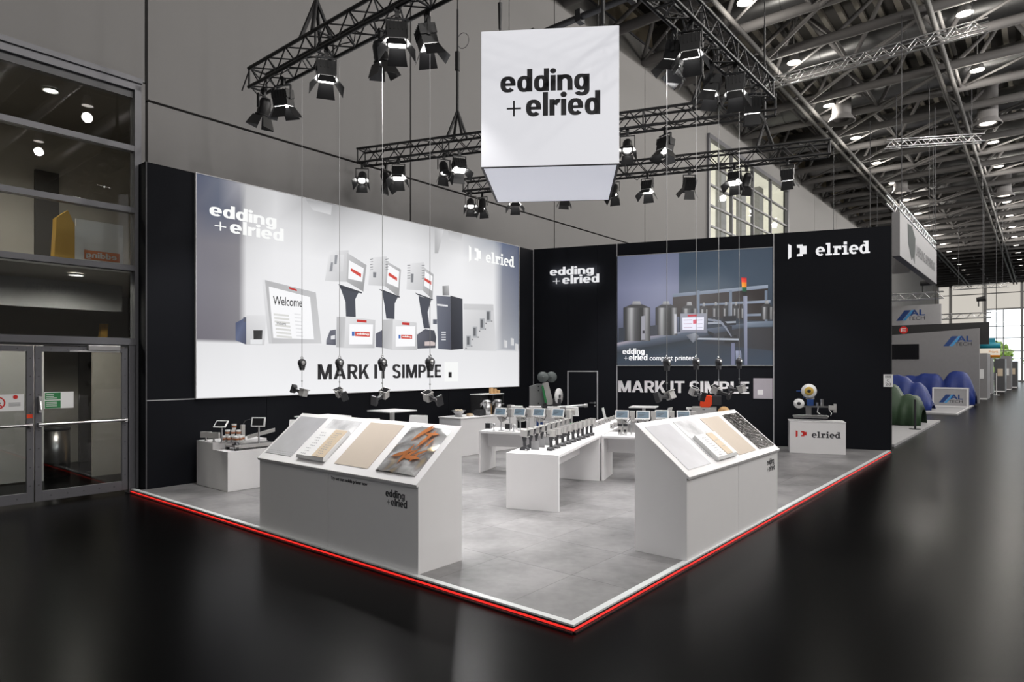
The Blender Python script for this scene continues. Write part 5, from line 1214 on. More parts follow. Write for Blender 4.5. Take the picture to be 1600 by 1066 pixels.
spots(BACK, 'rear truss', [
    (0, -0.65, -2.95, (4.4, 5.0, 0.8), 1.0, ', lens visible'), (0, -0.42, -2.75, (6.8, 7.6, 0.8), 1.0, ', paired'), (1, 0.5, -2.9, (6.6, 6.0, 0.4), 1.0, ', under the cube'),
    (0, 1.74, -2.9, (8.0, 6.2, 0.6), 1.0, ', mid-cube'), (0, 2.9, -2.9, (6.8, 4.4, 0.8), 1.0, ', by the cube'), (1, 3.66, -2.95, (7.0, 3.6, 0.8), 1.0, ''), (1, 4.56, -2.9, (11.6, 5.3, 1.4), 1.5, ''),
    (1, 5.5, -2.97, (6.0, 2.0, 0.2), 1.0, ', brightest'), (0, 5.74, -2.75, (11.8, 4.6, 1.4), 1.6, ', aimed right'), (1, 6.54, -2.9, (12.0, 1.7, 0.9), 1.0, ', last')])

# ------------------------------------------------------------------ the hanging cube
CUB = Frame(-0.392, 8.2, 0, -5.0)
t = thing('cube_sign', 'big white backlit fabric cube with a two-line black word mark, hanging overhead', 'hanging sign', CUB, 0, 0, 4.6)
MB().box(0, 1.74, 0, 1.74, 0.008, 1.74).build('fabric_cover', M['cube'], t, 0.008)
ed_ = MB().box(-0.004, 1.744, -0.004, 1.744, 0.0, 0.008); ed_.build('bottom_edge', M['dark'], t)
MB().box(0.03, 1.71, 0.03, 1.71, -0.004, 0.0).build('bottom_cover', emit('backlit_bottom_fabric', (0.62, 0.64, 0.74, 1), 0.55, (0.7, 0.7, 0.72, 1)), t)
logo_parts(t, 0.245, 1.505, 0.635, -0.001, 1.26, 0.002, M['ink'], 'black')
for x, y in ((0.22, 0.2), (1.55, 0.2), (0.22, 1.5), (1.55, 1.5)):
    MB().cyl((x, y, 1.74), (x, y, 1.86), 0.012).cyl((x, y, 1.86), (x, y, 2.2), 0.02, 0.03).cyl((x, y, 2.2), (x, y, 8.9), 0.006, n=5).build('hanger', M['black'], t)

# ------------------------------------------------------------------ sloping display counters
ZF, ZB, DP, LN = 0.89, 1.385, 0.6, 2.92
MS = (ZB-ZF)/DP; AS = math.atan(MS); SLEN = math.hypot(DP, ZB-ZF)
def counter(label, x, y, rot):
    t = thing('display_counter', label, 'counter', BOOTH, x, y, 0, rot)
    pr = [(0, 0), (DP, 0), (DP, ZB-0.03), (0, ZF-0.03)]
    for a in (0.0, LN-0.03): MB().pyz(pr, a, a+0.03).build('side_panel', M['white'], t, 0.002)
    for a, b in ((0.031, 1.446), (1.454, LN-0.031)): MB().box(a, b, 0.0, 0.025, 0.0, ZF-0.03).build('front_panel', M['white'], t, 0.0015)
    MB().box(0.03, LN-0.03, DP-0.03, DP, 0.0, ZB-0.04).build('back_panel', M['white'], t)
    sl = lambda y: ZF + MS*y
    MB().pyz([(-0.03, sl(-0.03)), (-0.02, sl(-0.03)-0.03), (DP, sl(DP)-0.03), (DP+0.0, sl(DP)), ], -0.004, LN+0.004).build('sloping_top', M['white'], t, 0.002)
    return t
def on_slope(t_args, a, s, lift=0.0):
    """local point of a counter: a along it, s = 0..1 up the slope"""
    y = s*DP; return Vector((a, y - lift*math.sin(AS), ZF + MS*y + lift*math.cos(AS)))
cL = counter('white sloping display counter at the front left edge, printer slogan on its front', 0.05, 4.745, -90)
cR = counter('white sloping display counter at the right platform edge', 2.1, 0.02, 0)
lg = MB(); text(lg, 'Try out our mobile printer now', 1.507, 2.14, 0.762, 0.797, -0.0005, 0.05, 'T', 1.0, 0, 0.001); lg.build('slogan_print', M['ink'], cL)
logo_parts(cL, 2.435, 2.76, 0.612, -0.0005, 0.33, 0.001, M['ink'], 'black')
logo_parts(cR, 2.475, 2.8, 0.60, -0.0005, 0.36, 0.001, M['ink'], 'black')
def sample(name, label, cat, cx_, cy_, rot, a0, a1, s0, s1, mt, th=0.004, wave=0.0):
    """A flat sheet lying on a sloping counter top; its own origin at the lower left corner."""
    c = Frame(0, 0, 0, 0)
    base = Frame(*BOOTH.pt(cx_, cy_), 0); base.a = BOOTH.a + R(rot)
    p = on_slope(None, a0, s0, 0.001)
    o = bpy.data.objects.new(name, None); COL.objects.link(o)
    o.location = base.pt(p.x, p.y, p.z)
    o.rotation_euler = Euler((AS, 0, base.a), 'XYZ')
    tag(o, label, cat)
    w = a1-a0; l = (s1-s0)*SLEN
    mb = MB()
    if wave:
        n, m_ = 10, 14; rr = random.Random(a0)
        hs = [[(rr.uniform(0.004, wave) if 0 < i < n else 0.004) for i in range(n+1)] for j in range(m_+1)]
        vs = [(w*i/n, l*j/m_, hs[j][i]) for j in range(m_+1) for i in range(n+1)] 
        fs = [(j*(n+1)+i, j*(n+1)+i+1, (j+1)*(n+1)+i+1, (j+1)*(n+1)+i) for j in range(m_) for i in range(n)]
        mb.add(vs, fs, 0, True); mb.box(0, w, 0, l, 0, 0.003)
    else: mb.box(0, w, 0, l, 0.0, th)
    mb.build('sheet', mt, o)
    return o
AL = (0.05, 4.745, -90); AR = (2.1, 0.02, 0)
s1 = sample('metal_sheet', 'grey brushed metal sheet, leftmost on the left sloping counter', 'material sample', *AL, 0.05, 0.64, 0.075, 0.92, M['greyplate'])
dots = MB()
for j in range(2):
    for i in range(15): dots.box(0.03+i*0.037, 0.04+i*0.037, 0.02+j*0.03, 0.03+j*0.03, 0.004, 0.0046)
dots.build('printed_marks', M['inkgrey'], s1)['kind'] = 'stuff'
sample('white_board', 'smudged white board, second from the left on the left sloping counter', 'material sample', *AL, 0.76, 1.34, 0.15, 0.92, M['smudge'], 0.003)
def block(cargs, a0, a1, s0, s1, label, wood_part, ink_cols):
    o = sample('paper_block', label, 'material sample', *cargs, a0, a1, s0, s1, M['white2'], 0.004)
    w = a1-a0; l = (s1-s0)*SLEN
    MB().pyz([(-0.01, 0.004), (l, 0.004), (l, 0.05), (0.0, 0.05), (-0.03, 0.027)], 0.0, w).build('block', M['white2'], o)
    MB().box(w*wood_part[0], w*wood_part[1], 0.005, l*0.98, 0.05, 0.056).build('wood_strip', M['wood'], o)
    mk_ = MB(); rr = random.Random(3)
    for c0, c1, n in ink_cols:
        for i in range(n):
            y = l*(0.05+0.86*i/n); x = w*(c0+(c1-c0)*rr.random()*0.5)
            for q in range(3):
                ww = 0.012+0.02*rr.random(); mk_.box(x, x+ww, y, y+0.008, 0.056, 0.0568); x += ww+0.012
    mk_.build('printed_marks', M['inkgrey'], o)['kind'] = 'stuff'
    return o
block(AL, 0.79, 1.33, 0.09, 0.66, 'thick white paper block with printed columns and a wooden strip on the left counter', (0.56, 0.98), ((0.1, 0.35, 9), (0.6, 0.8, 12)))
sample('kraft_sheet', 'beige kraft paper sheet, third on the left sloping counter', 'material sample', *AL, 1.5, 2.09, 0.075, 0.92, M['kraft'])
fo = sample('foil_sheet', 'crinkled shiny foil with orange and gold print, rightmost on the left counter', 'material sample', *AL, 2.22, 2.83, 0.07, 0.9, M['foil'], 0.004, 0.03)
lf = MB(); rr = random.Random(5)
for i in range(11):
    x, y, a, l = rr.uniform(.22, .5), rr.uniform(.15, .58), rr.uniform(-0.5, 1.0)+0.5, rr.uniform(.14, .3)
    d = Vector((math.cos(a), math.sin(a), 0)); e = Vector((-d.y, d.x, 0)); c = Vector((x, y, 0.03))
    lf.prism([c-d*l*.5, c-d*l*.2+e*l*.09, c+d*l*.15+e*l*.1, c+d*l*.5, c+d*l*.15-e*l*.08, c-d*l*.2-e*l*.09], (0, 0, 0.001+0.0002*i))
lf.build('printed_leaves', mat('copper_orange_print', (0.75, 0.27, 0.09, 1), 0.3, 0.7, var=0.35, scale=9), fo)
sample('metal_sheet', 'pale grey metal sheet, leftmost on the right sloping counter', 'material sample', *AR, 0.11, 0.7, 0.06, 0.9, M['greyplate'])
sample('white_board', 'smudged white board under the block on the right sloping counter', 'material sample', *AR, 0.82, 1.45, 0.15, 0.92, M['smudge'], 0.003)
block(AR, 0.87, 1.46, 0.09, 0.55, 'thick white paper block with a light wooden strip on the right counter', (0.5, 0.8), ((0.1, 0.35, 9), (0.52, 0.7, 3)))
sample('kraft_sheet', 'beige kraft paper sheet on the right sloping counter', 'material sample', *AR, 1.57, 2.17, 0.06, 0.9, M['kraft'])
sample('film_sheet', 'crumpled shiny black film, rightmost on the right sloping counter', 'material sample', *AR, 2.3, 2.88, 0.06, 0.9, M['blackfoil'], 0.004, 0.02)

# ------------------------------------------------------------------ the cross of white tables
def table(label, x, y, rot, L, D, ends=(True, True), modesty=0.35):
    t = thing('demo_table', label, 'table', TAB, x, y, 0, rot)
    MB().box(0, L, 0, D, 0.745, 0.785).build('tabletop', M['white'], t, 0.002)
    for e, a in zip(ends, (0.0, L-0.04)):
        if e: MB().box(a, a+0.04, 0.0, D, 0, 0.745).build('end_panel', M['white'], t, 0.002)
    MB().box(0.04, L-0.04, modesty, modesty+0.03, 0.46, 0.745).build('cross_panel', M['white'], t)
    return t
TZ = 0.785
table('long white table nearest the camera holding two rows of hand-held printers', 0.77, 0.0, 90, 2.62, 0.77)
table('white table running left from the cross, with tablet stations', -1.56, 2.68, 0, 1.54, 0.78, (True, True))
table('white table running right from the cross, half behind the right counter', 0.80, 2.62, 0, 1.7, 0.78, (True, True))
table('white table at the far arm of the cross, lined with small grey boxes', 0.77, 2.625, 90, 4.1, 0.77)

# hand-held printers
hp = thing('handheld_printer', '', 'printer', TAB, 0.18, 0.33, TZ, 0, 'hand-held printers on the front table')
MB().pyz([(-0.07, 0), (0.06, 0), (0.06, 0.025), (0.025, 0.052), (-0.045, 0.05), (-0.07, 0.03)], -0.042, 0.042).build('battery', M['dark'], hp, 0.006)
MB().box(0.02, 0.0435, 0.02, 0.045, 0.008, 0.024).build('battery_label', M['white2'], hp)
MB().pyz([(-0.024, 0.045), (0.02, 0.045), (0.008, 0.12), (0.03, 0.2), (-0.045, 0.2), (-0.026, 0.12)], -0.02, 0.02).build('grip', M['dark'], hp, 0.005)
MB().pyz([(-0.06, 0.205), (0.036, 0.195), (0.046, 0.292), (-0.05, 0.300)], -0.046, 0.046).build('print_head', M['case'], hp, 0.003)
MB().box(-0.03, 0.005, -0.068, -0.058, 0.225, 0.24).build('nozzle_plate', M['dark'], hp)
sc_ = MB().pyz([(0.038, 0.195), (0.05, 0.192), (0.064, 0.304), (0.051, 0.306)], -0.058, 0.058).build('display', M['case'], hp, 0.003)
MB().pyz([(0.0528, 0.207), (0.0538, 0.207), (0.0642, 0.292), (0.0632, 0.292)], -0.048, 0.048).build('display_screen', M['screen_off'], sc_)
NR = 9
for r, (x0, x1, n0, n1, rot, txt) in enumerate(((0.17, 0.20, 0.33, 2.5, -94, 'left'), (0.53, 0.62, 0.45, 2.62, -12, 'right'))):
    for k in range(NR):
        q = k/(NR-1); lab = 'grey hand-held printer, %s from the front in the %s row on the front table' % (ORD[k], txt)
        x, y = x0+(x1-x0)*q, n0+(n1-n0)*q
        if r == 0 and k == 0:
            o = hp; o.location = TAB.pt(x, y, TZ); o.rotation_euler = (0, 0, TAB.a+R(rot)); o['label'] = lab
        else: dup(hp, TAB, x, y, TZ, rot, lab)
for k in range(3):
    t = thing('grey_card', 'small grey upright card beside the %s printer of the left row' % ORD[k], 'card', TAB, 0.285, 0.44+0.28*k, TZ, 0)
    MB().box(-0.06, 0.06, 0.0, 0.006, 0.0, 0.13).build('card', M['case_dk'], t); MB().box(-0.06, 0.06, -0.02, 0.03, 0, 0.004).build('foot', M['case_dk'], t)
# printers hanging on balancers
def balancer(x, y, zb, lab, plab, rots, flip):
    t = thing('spring_balancer', lab, 'balancer', BOOTH, x, y, zb-PF)
    MB().cyl((0, 0, 0.1), (0, 0, ZT-zb), 0.0038, n=6).build('suspension_cable', M['cable'], t)
    MB().lathe([(0.0, -0.035), (0.05, -0.035), (0.06, -0.02), (0.06, 0.02), (0.05, 0.035), (0.0, 0.035)], 16, ax='y').pxz([(-0.04, -0.04), (0.04, -0.04), (0.02, -0.11), (-0.02, -0.11)], -0.03, 0.03).build('reel', M['dark'], t)
    MB().lathe([(0.0, -0.039), (0.03, -0.039), (0.03, -0.035), (0.0, -0.035)], 12, ax='y').build('reel_cap', M['steel'], t)
    MB().tube([(0, 0, 0.05), (0.02, 0, 0.075), (0, 0, 0.1), (-0.02, 0, 0.075), (0, 0, 0.05)], 0.006).build('hook', M['steel'], t)
    MB().cyl((0, 0, -0.1), (0, 0, -0.36), 0.004, n=6).ball((0, 0, -0.27), 0.012, 8).build('lower_cable', M['cable'], t)
    p = dup(hp, BOOTH, x, y, 0, 0, plab, 'hand-held printers hanging on balancers')
    rx, ry, rz = rots
    rot = Euler((R(rx), R(ry), R(rz)), 'XYZ')
    p.rotation_euler = rot
    off = rot.to_matrix() @ Vector((0, 0.03, 0.2))
    p.location = BOOTH.pt(x, y, zb-PF-0.40) - off
    MB().tube([(0, 0.035, 0.17), (0.03, 0.03, 0.2), (0, 0.035, 0.23)], 0.006).build('hanging_ring', M['steel'], p)
for k, (y, rt) in enumerate(((5.70, (105, 10, 60)), (4.77, (80, 20, -150)), (3.84, (70, -15, 160)), (2.94, (80, 20, -140)))):
    balancer(1.25, y, 2.12, 'black spring balancer on a wire behind the left counter, %s from left' % ORD[k], 'hand-held printer hanging on a wire behind the left counter, %s from the left' % ORD[k], rt, 0)
for k, (x, rt) in enumerate(((3.55, (85, 20, 120)), (4.46, (75, -10, 200)), (5.27, (70, 10, 230)), (6.11, (85, -15, 30)))):
    balancer(x, 0.95, (2.12, 2.13, 2.13, 2.14)[k], 'black spring balancer on a wire behind the right counter, %s from the left' % ORD[k], 'hand-held printer hanging on a wire behind the right counter, %s from the left' % ORD[k], rt, 0)
    
# small grey boxes on the far arm
gb = thing('marking_module', 'small grey cube box, first in the long row on the far table arm', 'module', TAB, 0.32, 4.1, TZ, 0, 'small grey boxes on the far table')
MB().box(-0.035, 0.035, -0.045, 0.045, 0, 0.085).build('case', M['case'], gb, 0.003)
MB().box(-0.015, 0.0, -0.047, -0.045, 0.03, 0.05).build('slot', M['dark'], gb); MB().box(0.035, 0.037, -0.03, 0.03, 0.015, 0.07).build('side_plate', M['case_dk'], gb)
for k in range(8): dup(gb, TAB, 0.315, 4.1+0.31*(k+1), TZ, 0, 'small grey cube box, %s in the long row on the far table arm' % ORD[k+1])
for k, n in enumerate((4.08, 4.4, 4.8)): dup(gb, TAB, 0.70, n, TZ, 0, 'small grey cube box, %s in the short right row on the far table arm' % ORD[k])
t = thing('marking_unit', 'grey box with a green lid behind the hand-held printers', 'module', TAB, 0.25, 2.95, TZ)
MB().box(-0.11, 0.11, -0.09, 0.09, 0, 0.16).build('case', M['case'], t, 0.004); MB().box(-0.1, 0.06, -0.08, 0.08, 0.16, 0.18).build('lid', M['green'], t, 0.003)
for k, (x, n) in enumerate(((1.08, 2.86), (1.17, 2.9))):
    t = thing('ink_cartridge', 'tall clear cartridge on small feet at the front edge of the right table, %s one' % ('left', 'right')[k], 'cartridge', TAB, x, n, TZ)
    MB().box(-0.03, 0.03, -0.03, 0.03, 0.03, 0.16).build('body', M['case'], t, 0.004); MB().box(-0.02, 0.02, -0.034, -0.03, 0.06, 0.1).build('nozzle', M['dark'], t)
    MB().box(-0.035, 0.035, -0.035, 0.035, 0.16, 0.2).build('cap', M['dark'], t)
    MB().cyl((-0.02, -0.02, 0), (-0.02, -0.02, 0.03), 0.006).cyl((0.02, -0.02, 0), (0.02, -0.02, 0.03), 0.006).cyl((0, 0.02, 0), (0, 0.02, 0.03), 0.006).build('feet', M['steel'], t)

# tablet stations
ts_ = thing('tablet_station', '', 'tablet', TAB, 0, 0, TZ)
MB().cyl((0, 0.03, 0), (0, 0.03, 0.3), 0.013, n=10).cyl((0, 0.03, 0), (0, 0.03, 0.012), 0.05, n=16).build('pole', M['steel'], ts_)
tl = R(-22)
MB().box(-0.118, 0.118, -0.01, 0.012, -0.078, 0.078).build('tablet_frame', M['white2'], ts_, 0.004, loc=(0, 0, 0.36), rot=(tl, 0, 0))
MB().box(-0.1, 0.1, -0.0115, -0.0102, -0.06, 0.06).build('tablet_screen', M['screen_blue'], ts_, loc=(0, 0, 0.36), rot=(tl, 0, 0))
ic = MB()
for q in range(6): ic.box(-0.085+q*0.02, -0.073+q*0.02, -0.0122, -0.0116, 0.035, 0.045)
for q in range(3): ic.box(-0.08, -0.02+q*0.03, -0.0122, -0.0116, -0.03+q*0.018, -0.022+q*0.018)
ic.build('screen_icons', M['facade_dk'], ts_, loc=(0, 0, 0.36), rot=(tl, 0, 0))
MB().box(0.13, 0.22, 0.03, 0.13, 0.26, 0.42).build('controller_box', M['case'], ts_, 0.004)
MB().cyl((0.16, 0.08, 0), (0.16, 0.08, 0.28), 0.012).cyl((-0.02, 0.06, 0.22), (0.16, 0.08, 0.2), 0.01).build('bracket', M['steel'], ts_)
MB().pxz([(-0.11, 0.27), (0.1, 0.27), (0.06, 0.18), (-0.03, 0.16)], 0.05, 0.12).build('print_head', M['case'], ts_, 0.004)
MB().tube([(0.15, 0.02, 0.33), (0.13, 0.0, 0.26), (0.09, 0.03, 0.22), (0.03, 0.05, 0.25)], 0.006).build('cable', M['dark'], ts_)
XT = [-1.189, -0.818, -0.452, -0.092]
for k, x in enumerate(XT):
    lab = 'white-framed tablet on a steel pole, %s from the left on the left table' % ORD[k]
    y = 2.86 + 0.04*k
    if k == 0: ts_.location = TAB.pt(x, y, TZ); ts_.rotation_euler = (0, 0, TAB.a + R(-4)); ts_['label'] = lab; ts_['group'] = 'tablet stations on the tables'
    else: dup(ts_, TAB, x, y, TZ, -4, lab)
for k, (px, y, lab) in enumerate(((1.101, 2.95, 'first'), (1.475, 2.95, 'second'), (1.765, 3.2, 'third'), (2.142, 3.2, 'fourth'))):
    dup(ts_, TAB, px, y, TZ, 8, 'white-framed tablet, %s from the left on the table behind the right counter' % lab)
rt_ = thing('rear_tablet', '', 'tablet', TAB, 0, 0, TZ)
MB().box(-0.12, 0.12, -0.012, 0.012, -0.09, 0.09).build('tablet_back', M['white2'], rt_, 0.004, loc=(0, 0, 0.37), rot=(R(20), 0, 0))
MB().box(-0.06, 0.06, -0.05, -0.012, -0.05, 0.05).build('mount', M['case'], rt_, loc=(0, 0, 0.37), rot=(R(20), 0, 0))
MB().cyl((0, -0.03, 0), (0, -0.03, 0.36), 0.013).cyl((0, -0.03, 0), (0, -0.03, 0.012), 0.05).build('pole', M['steel'], rt_)
for k in range(4):
    lab = 'white tablet seen from behind, back row of left table, %s from left' % ORD[k]
    x = XT[k]+0.2; y = 3.25
    if k == 0: rt_.location = TAB.pt(x, y, TZ); rt_.rotation_euler = (0, 0, TAB.a); rt_['label'] = lab; rt_['group'] = 'rear tablets'
    else: dup(rt_, TAB, x, y, TZ, 0, lab)
for k, (x, y) in enumerate(((-1.33, 2.8), (-0.93, 2.8))):
    t = thing('print_head_stand', 'dark square print head on a short stand, %s on the left table' % ('left one', 'right one')[k], 'print head', TAB, x, y, TZ)
    MB().box(-0.13, -0.02, -0.05, 0.05, 0.04, 0.15).build('head', M['case_dk'], t, 0.003); MB().box(-0.12, -0.03, -0.052, -0.05, 0.05, 0.14).build('face', M['dark'], t)
    MB().cyl((0.03, 0, 0), (0.03, 0, 0.1), 0.01).ball((0.04, 0, 0.11), 0.035).cyl((0.03, 0, 0), (0.03, 0, 0.01), 0.03).cyl((0.03, 0, 0.09), (-0.03, 0, 0.09), 0.01).build('stand', M['steel'], t)

# ------------------------------------------------------------------ left stepped pedestal with cup printing
t = thing('stepped_pedestal', 'white stepped pedestal at the left wall holding the cup printer', 'pedestal', BOOTH, 0.88, 7.22, 0)
MB().pyz([(0, 0), (1.08, 0), (1.08, 0.735), (0.5, 0.735), (0.5, 0.625), (0, 0.625)], 0, 0.95).build('body', M['white'], t, 0.002)
MB().box(0.0, 0.95, 0.5, 1.08, 0.735, 0.745).box(0, 0.95, 0, 0.499, 0.625, 0.635).build('tops', M['white'], t)
PB = (1.3, 7.95)
def stand_tablet(label, x, y, z, rot, h, sc, tilt):
    t = thing('stand_tablet', label, 'tablet', BOOTH, x, y, z, rot)
    MB().cyl((0, 0, 0), (0, 0, h), 0.014).cyl((0, 0, 0), (0, 0, 0.01), 0.05).build('pole', M['steel'], t)
    fr_ = MB().box(-0.12*sc, 0.12*sc, -0.01, 0.012, -0.08*sc, 0.08*sc).build('tablet_frame', M['white2'], t, 0.004, loc=(0, -0.02, h), rot=(R(tilt), 0, 0))
    MB().box(-0.098*sc, 0.098*sc, -0.0115, -0.0102, -0.06*sc, 0.06*sc).build('tablet_screen', M['screen_off'], t, loc=(0, -0.02, h), rot=(R(tilt), 0, 0))
stand_tablet('tilted white tablet on a thin pole, left of the paper cups', 0.98, 7.62, 0.745, -60, 0.31, 0.9, -45)
stand_tablet('white-framed black tablet on a steel pole, right of the paper cups', 1.52, 7.42, 0.635, -55, 0.43, 1.0, -12)
t = thing('conveyor_bed', 'low metal conveyor bed with black feet on the lower step', 'conveyor', BOOTH, 1.02, 7.25, 0.635)
MB().box(0, 0.75, 0.03, 0.32, 0.05, 0.075).build('bed', M['steel'], t, 0.003)
MB().box(0.0, 0.75, 0.0, 0.03, 0.035, 0.085).box(0.0, 0.75, 0.32, 0.35, 0.035, 0.085).build('rails', M['case'], t)
for x, y in ((0.01, 0.0), (0.69, 0.0), (0.01, 0.3), (0.69, 0.3)): MB().box(x, x+0.05, y, y+0.05, 0, 0.06).build('leg', M['dark'], t)
t = thing('inkjet_arm', 'slim grey print column with an angled arm behind the paper cups', 'print arm', BOOTH, 1.36, 7.66, 0.745)
MB().box(-0.03, 0.03, -0.03, 0.03, 0, 0.27).build('column', M['case'], t, 0.003)
MB().prism([(0.03, -0.1, 0.03), (0.03, -0.1, 0.09), (0.42, -0.3, 0.2), (0.42, -0.3, 0.14)], (0.02, 0.04, 0)).build('arm', M['case'], t)
MB().tube([(0, 0, 0.27), (0.05, 0, 0.34), (0.12, -0.05, 0.36)], 0.006).build('cable', M['dark'], t)
for k, (x, y, s) in enumerate(((0.92, 8.05, 1.0), (0.95, 7.83, 1.1))):
    t = thing('print_head_stand', 'flat grey print head on a stub stand, stepped pedestal left end, %s' % ('farther left', 'nearer right')[k], 'print head', BOOTH, x, y, 0.745, -60)
    MB().box(-0.09*s, 0.09*s, -0.02, 0.03, 0.06, 0.16).build('head', M['case'], t, 0.003); MB().cyl((0, 0, 0), (0, 0, 0.07), 0.014).cyl((0, 0, 0), (0, 0, 0.01), 0.035).build('stub', M['steel'], t)
cp = thing('paper_cup', '', 'cup', BOOTH, 0, 0)
MB().lathe([(0.0, 0.0), (0.028, 0.0), (0.039, 0.095), (0.041, 0.098), (0.037, 0.096), (0.03, 0.02), (0.0, 0.02)], 16).build('cup', M['white2'], cp)
MB().lathe([(0.0325, 0.036), (0.0334, 0.036), (0.0374, 0.068), (0.0365, 0.068)], 16).build('brown_band', M['coffee'], cp)
cups = []
CF = Frame(*BOOTH.pt(1.14, 7.60, 0.745), 0); CF.a = BOOTH.a - R(50)
for lev, (n, dep) in enumerate(((4, 2), (3, 1), (1, 1))):
    for d in range(dep):
        for i in range(n): cups.append((lev, i, d, (i-(n-1)/2)*0.092, d*0.09 + lev*0.045, lev*0.098))
RANKS = ('bottom', 'middle', 'top')
for k, (lev, i, d, x, y, z) in enumerate(cups):
    lab = 'paper cup with brown band, %s' % (('pyramid %s layer, %s row, %s from left' % (RANKS[lev], ('front', 'rear')[d], ORD[i])) if lev < 2 else 'top of the pyramid')
    if k == 0: cp.location = CF.pt(x, y, z); cp['label'] = lab; cp['group'] = 'paper cups stacked on the pedestal'
    else: dup(cp, CF, x, y, z, 0, lab)
dup(cp, BOOTH, 1.13, 7.42, 0.635+0.12, 0, 'single paper cup with brown band on a black turntable')
t = thing('turntable', 'small black round turntable under the single paper cup', 'turntable', BOOTH, 1.13, 7.42, 0.71)
MB().lathe([(0, 0), (0.07, 0), (0.07, 0.012), (0.035, 0.015), (0.035, 0.045), (0.0, 0.045)], 18).build('disc', M['dark'], t)

# ------------------------------------------------------------------ bistro tables, chairs, bar
def bistro(label, fr, x, y, z=1.105, w=0.72):
    t = thing('bistro_table', label, 'table', fr, x, y, 0)
    MB().box(-w/2, w/2, -w/2, w/2, z-0.025, z).build('top', M['white'], t, 0.003)
    MB().box(-0.035, 0.035, -0.035, 0.035, 0.02, z-0.025).build('pole', M['white'], t); MB().box(-0.25, 0.25, -0.25, 0.25, 0, 0.02).build('foot', M['white'], t)
bistro('white square high table by the left wall, second from the left', BOOTH, 4.49, 7.52)
bistro('white square high table by the left wall, half hidden behind the left counter', BOOTH, 2.68, 7.28)
bistro('white square high table in front of the wall slogan', BACK, 3.41, -1.83, w=0.62)
bc = thing('bar_chair', '', 'chair', BOOTH, 0, 0)
MB().prism([(-0.2, 0.16, 0.76), (0.2, 0.16, 0.76), (0.18, 0.23, 1.06), (-0.18, 0.23, 1.06)], (0, 0.012, 0)).build('backrest', M['white2'], bc, 0.004)
MB().pxy([(-0.2, -0.2), (0.2, -0.2), (0.2, 0.18), (-0.2, 0.18)], 0.73, 0.755).build('seat', M['white2'], bc, 0.004)
for sx in (-1, 1):
    for sy in (-1, 1): MB().cyl((sx*0.16, sy*0.15, 0.74), (sx*0.21, sy*0.21, 0), 0.011).build('leg', M['steel'], bc)
MB().tube([(-0.19, -0.19, 0.25), (0.19, -0.19, 0.25), (0.19, 0.19, 0.25), (-0.19, 0.19, 0.25), (-0.19, -0.19, 0.25)], 0.008).build('foot_ring', M['steel'], bc)
CH = [(BOOTH, 4.1, 6.39, -60, 'white chair back showing above the left counter, right of the high table'),
      (BOOTH, 2.1, 7.197, -45, 'white chair peeking out at the left end of the left counter'),
      (BOOTH, 3.34, 6.83, 150, 'white chair just showing above the middle of the left counter'),
      (BACK, 2.67, -1.94, 95, 'white chair near the back wall door, seen from its side'),
      (BACK, 3.75, -1.3, -100, 'white chair right of the high table before the wall slogan')]
for k, (f_, x, y, r_, lab) in enumerate(CH):
    if k == 0: bc.location = f_.pt(x, y); bc.rotation_euler = (0, 0, f_.a+R(r_)); bc['label'] = lab; bc['group'] = 'white bar chairs'
    else: dup(bc, f_, x, y, 0, r_, lab)
t = thing('bar_counter', 'white box-shaped bar along the left wall with a bowl on it', 'counter', BOOTH, 6.13, 7.15, 0)
MB().box(0.015, 2.0, 0.015, 0.70, 0.0, 0.825).build('body', M['white'], t, 0.002); MB().box(0, 2.02, 0, 0.72, 0.83, 0.856).build('worktop', M['white'], t, 0.002)
ZC = 0.856
t = thing('fruit_bowl', 'shallow silver bowl on a foot at the near end of the bar', 'bowl', BOOTH, 6.42, 7.5, ZC)
MB().lathe([(0.0, 0.0), (0.09, 0.0), (0.07, 0.06), (0.1, 0.08), (0.17, 0.14), (0.16, 0.14), (0.06, 0.085), (0.0, 0.08)], 20).build('bowl', M['steel'], t)
fb = mat('pale_sweets', (0.6, 0.52, 0.4, 1), 0.6); mb = MB()
for i in range(7): mb.ball((0.07*math.cos(i), 0.07*math.sin(i), 0.135), 0.035, 8)
mb.build('sweets', fb, t)['kind'] = 'stuff'
t = thing('snack_box', 'small beige box beside the silver bowl', 'box', BOOTH, 6.68, 7.4, ZC); MB().box(-0.06, 0.06, -0.05, 0.05, 0, 0.055).build('carton', M['wood'], t, 0.004); MB().box(-0.05, 0.05, -0.04, 0.04, 0.055, 0.06).build('lid', M['card'], t)
t = thing('black_box', 'small black cube on the bar left of the glass jar', 'box', BOOTH, 6.98, 7.35, ZC); MB().box(-0.11, 0.11, -0.09, 0.09, 0, 0.13).build('case', M['dark'], t, 0.005); MB().box(-0.1, 0.1, -0.08, 0.08, 0.13, 0.14).build('lid', M['black'], t)
for k, (x, y) in enumerate(((7.16, 7.30), (7.52, 7.27))):
    t = thing('steel_jug', 'shiny cylindrical jug with steel spout on the bar, %s one' % ('left', 'right')[k], 'jug', BOOTH, x, y, ZC)
    MB().lathe([(0.0, 0.0), (0.09, 0.0), (0.095, 0.3), (0.09, 0.3), (0.085, 0.01), (0.0, 0.01)], 16).build('vessel', M['steel'], t)
    MB().lathe([(0.1, 0.3), (0.1, 0.34), (0.06, 0.36), (0.0, 0.36)], 16).prism([(-0.1, 0, 0.33), (-0.1, 0, 0.3), (-0.2, 0, 0.2), (-0.2, 0, 0.27)], (0, 0.03, 0)).build('steel_lid', M['steel'], t)
t = thing('bar_shelf', 'black-framed shelf with boxes on the bar in front of the poster corner', 'shelf', BOOTH, 7.42, 7.36, ZC)
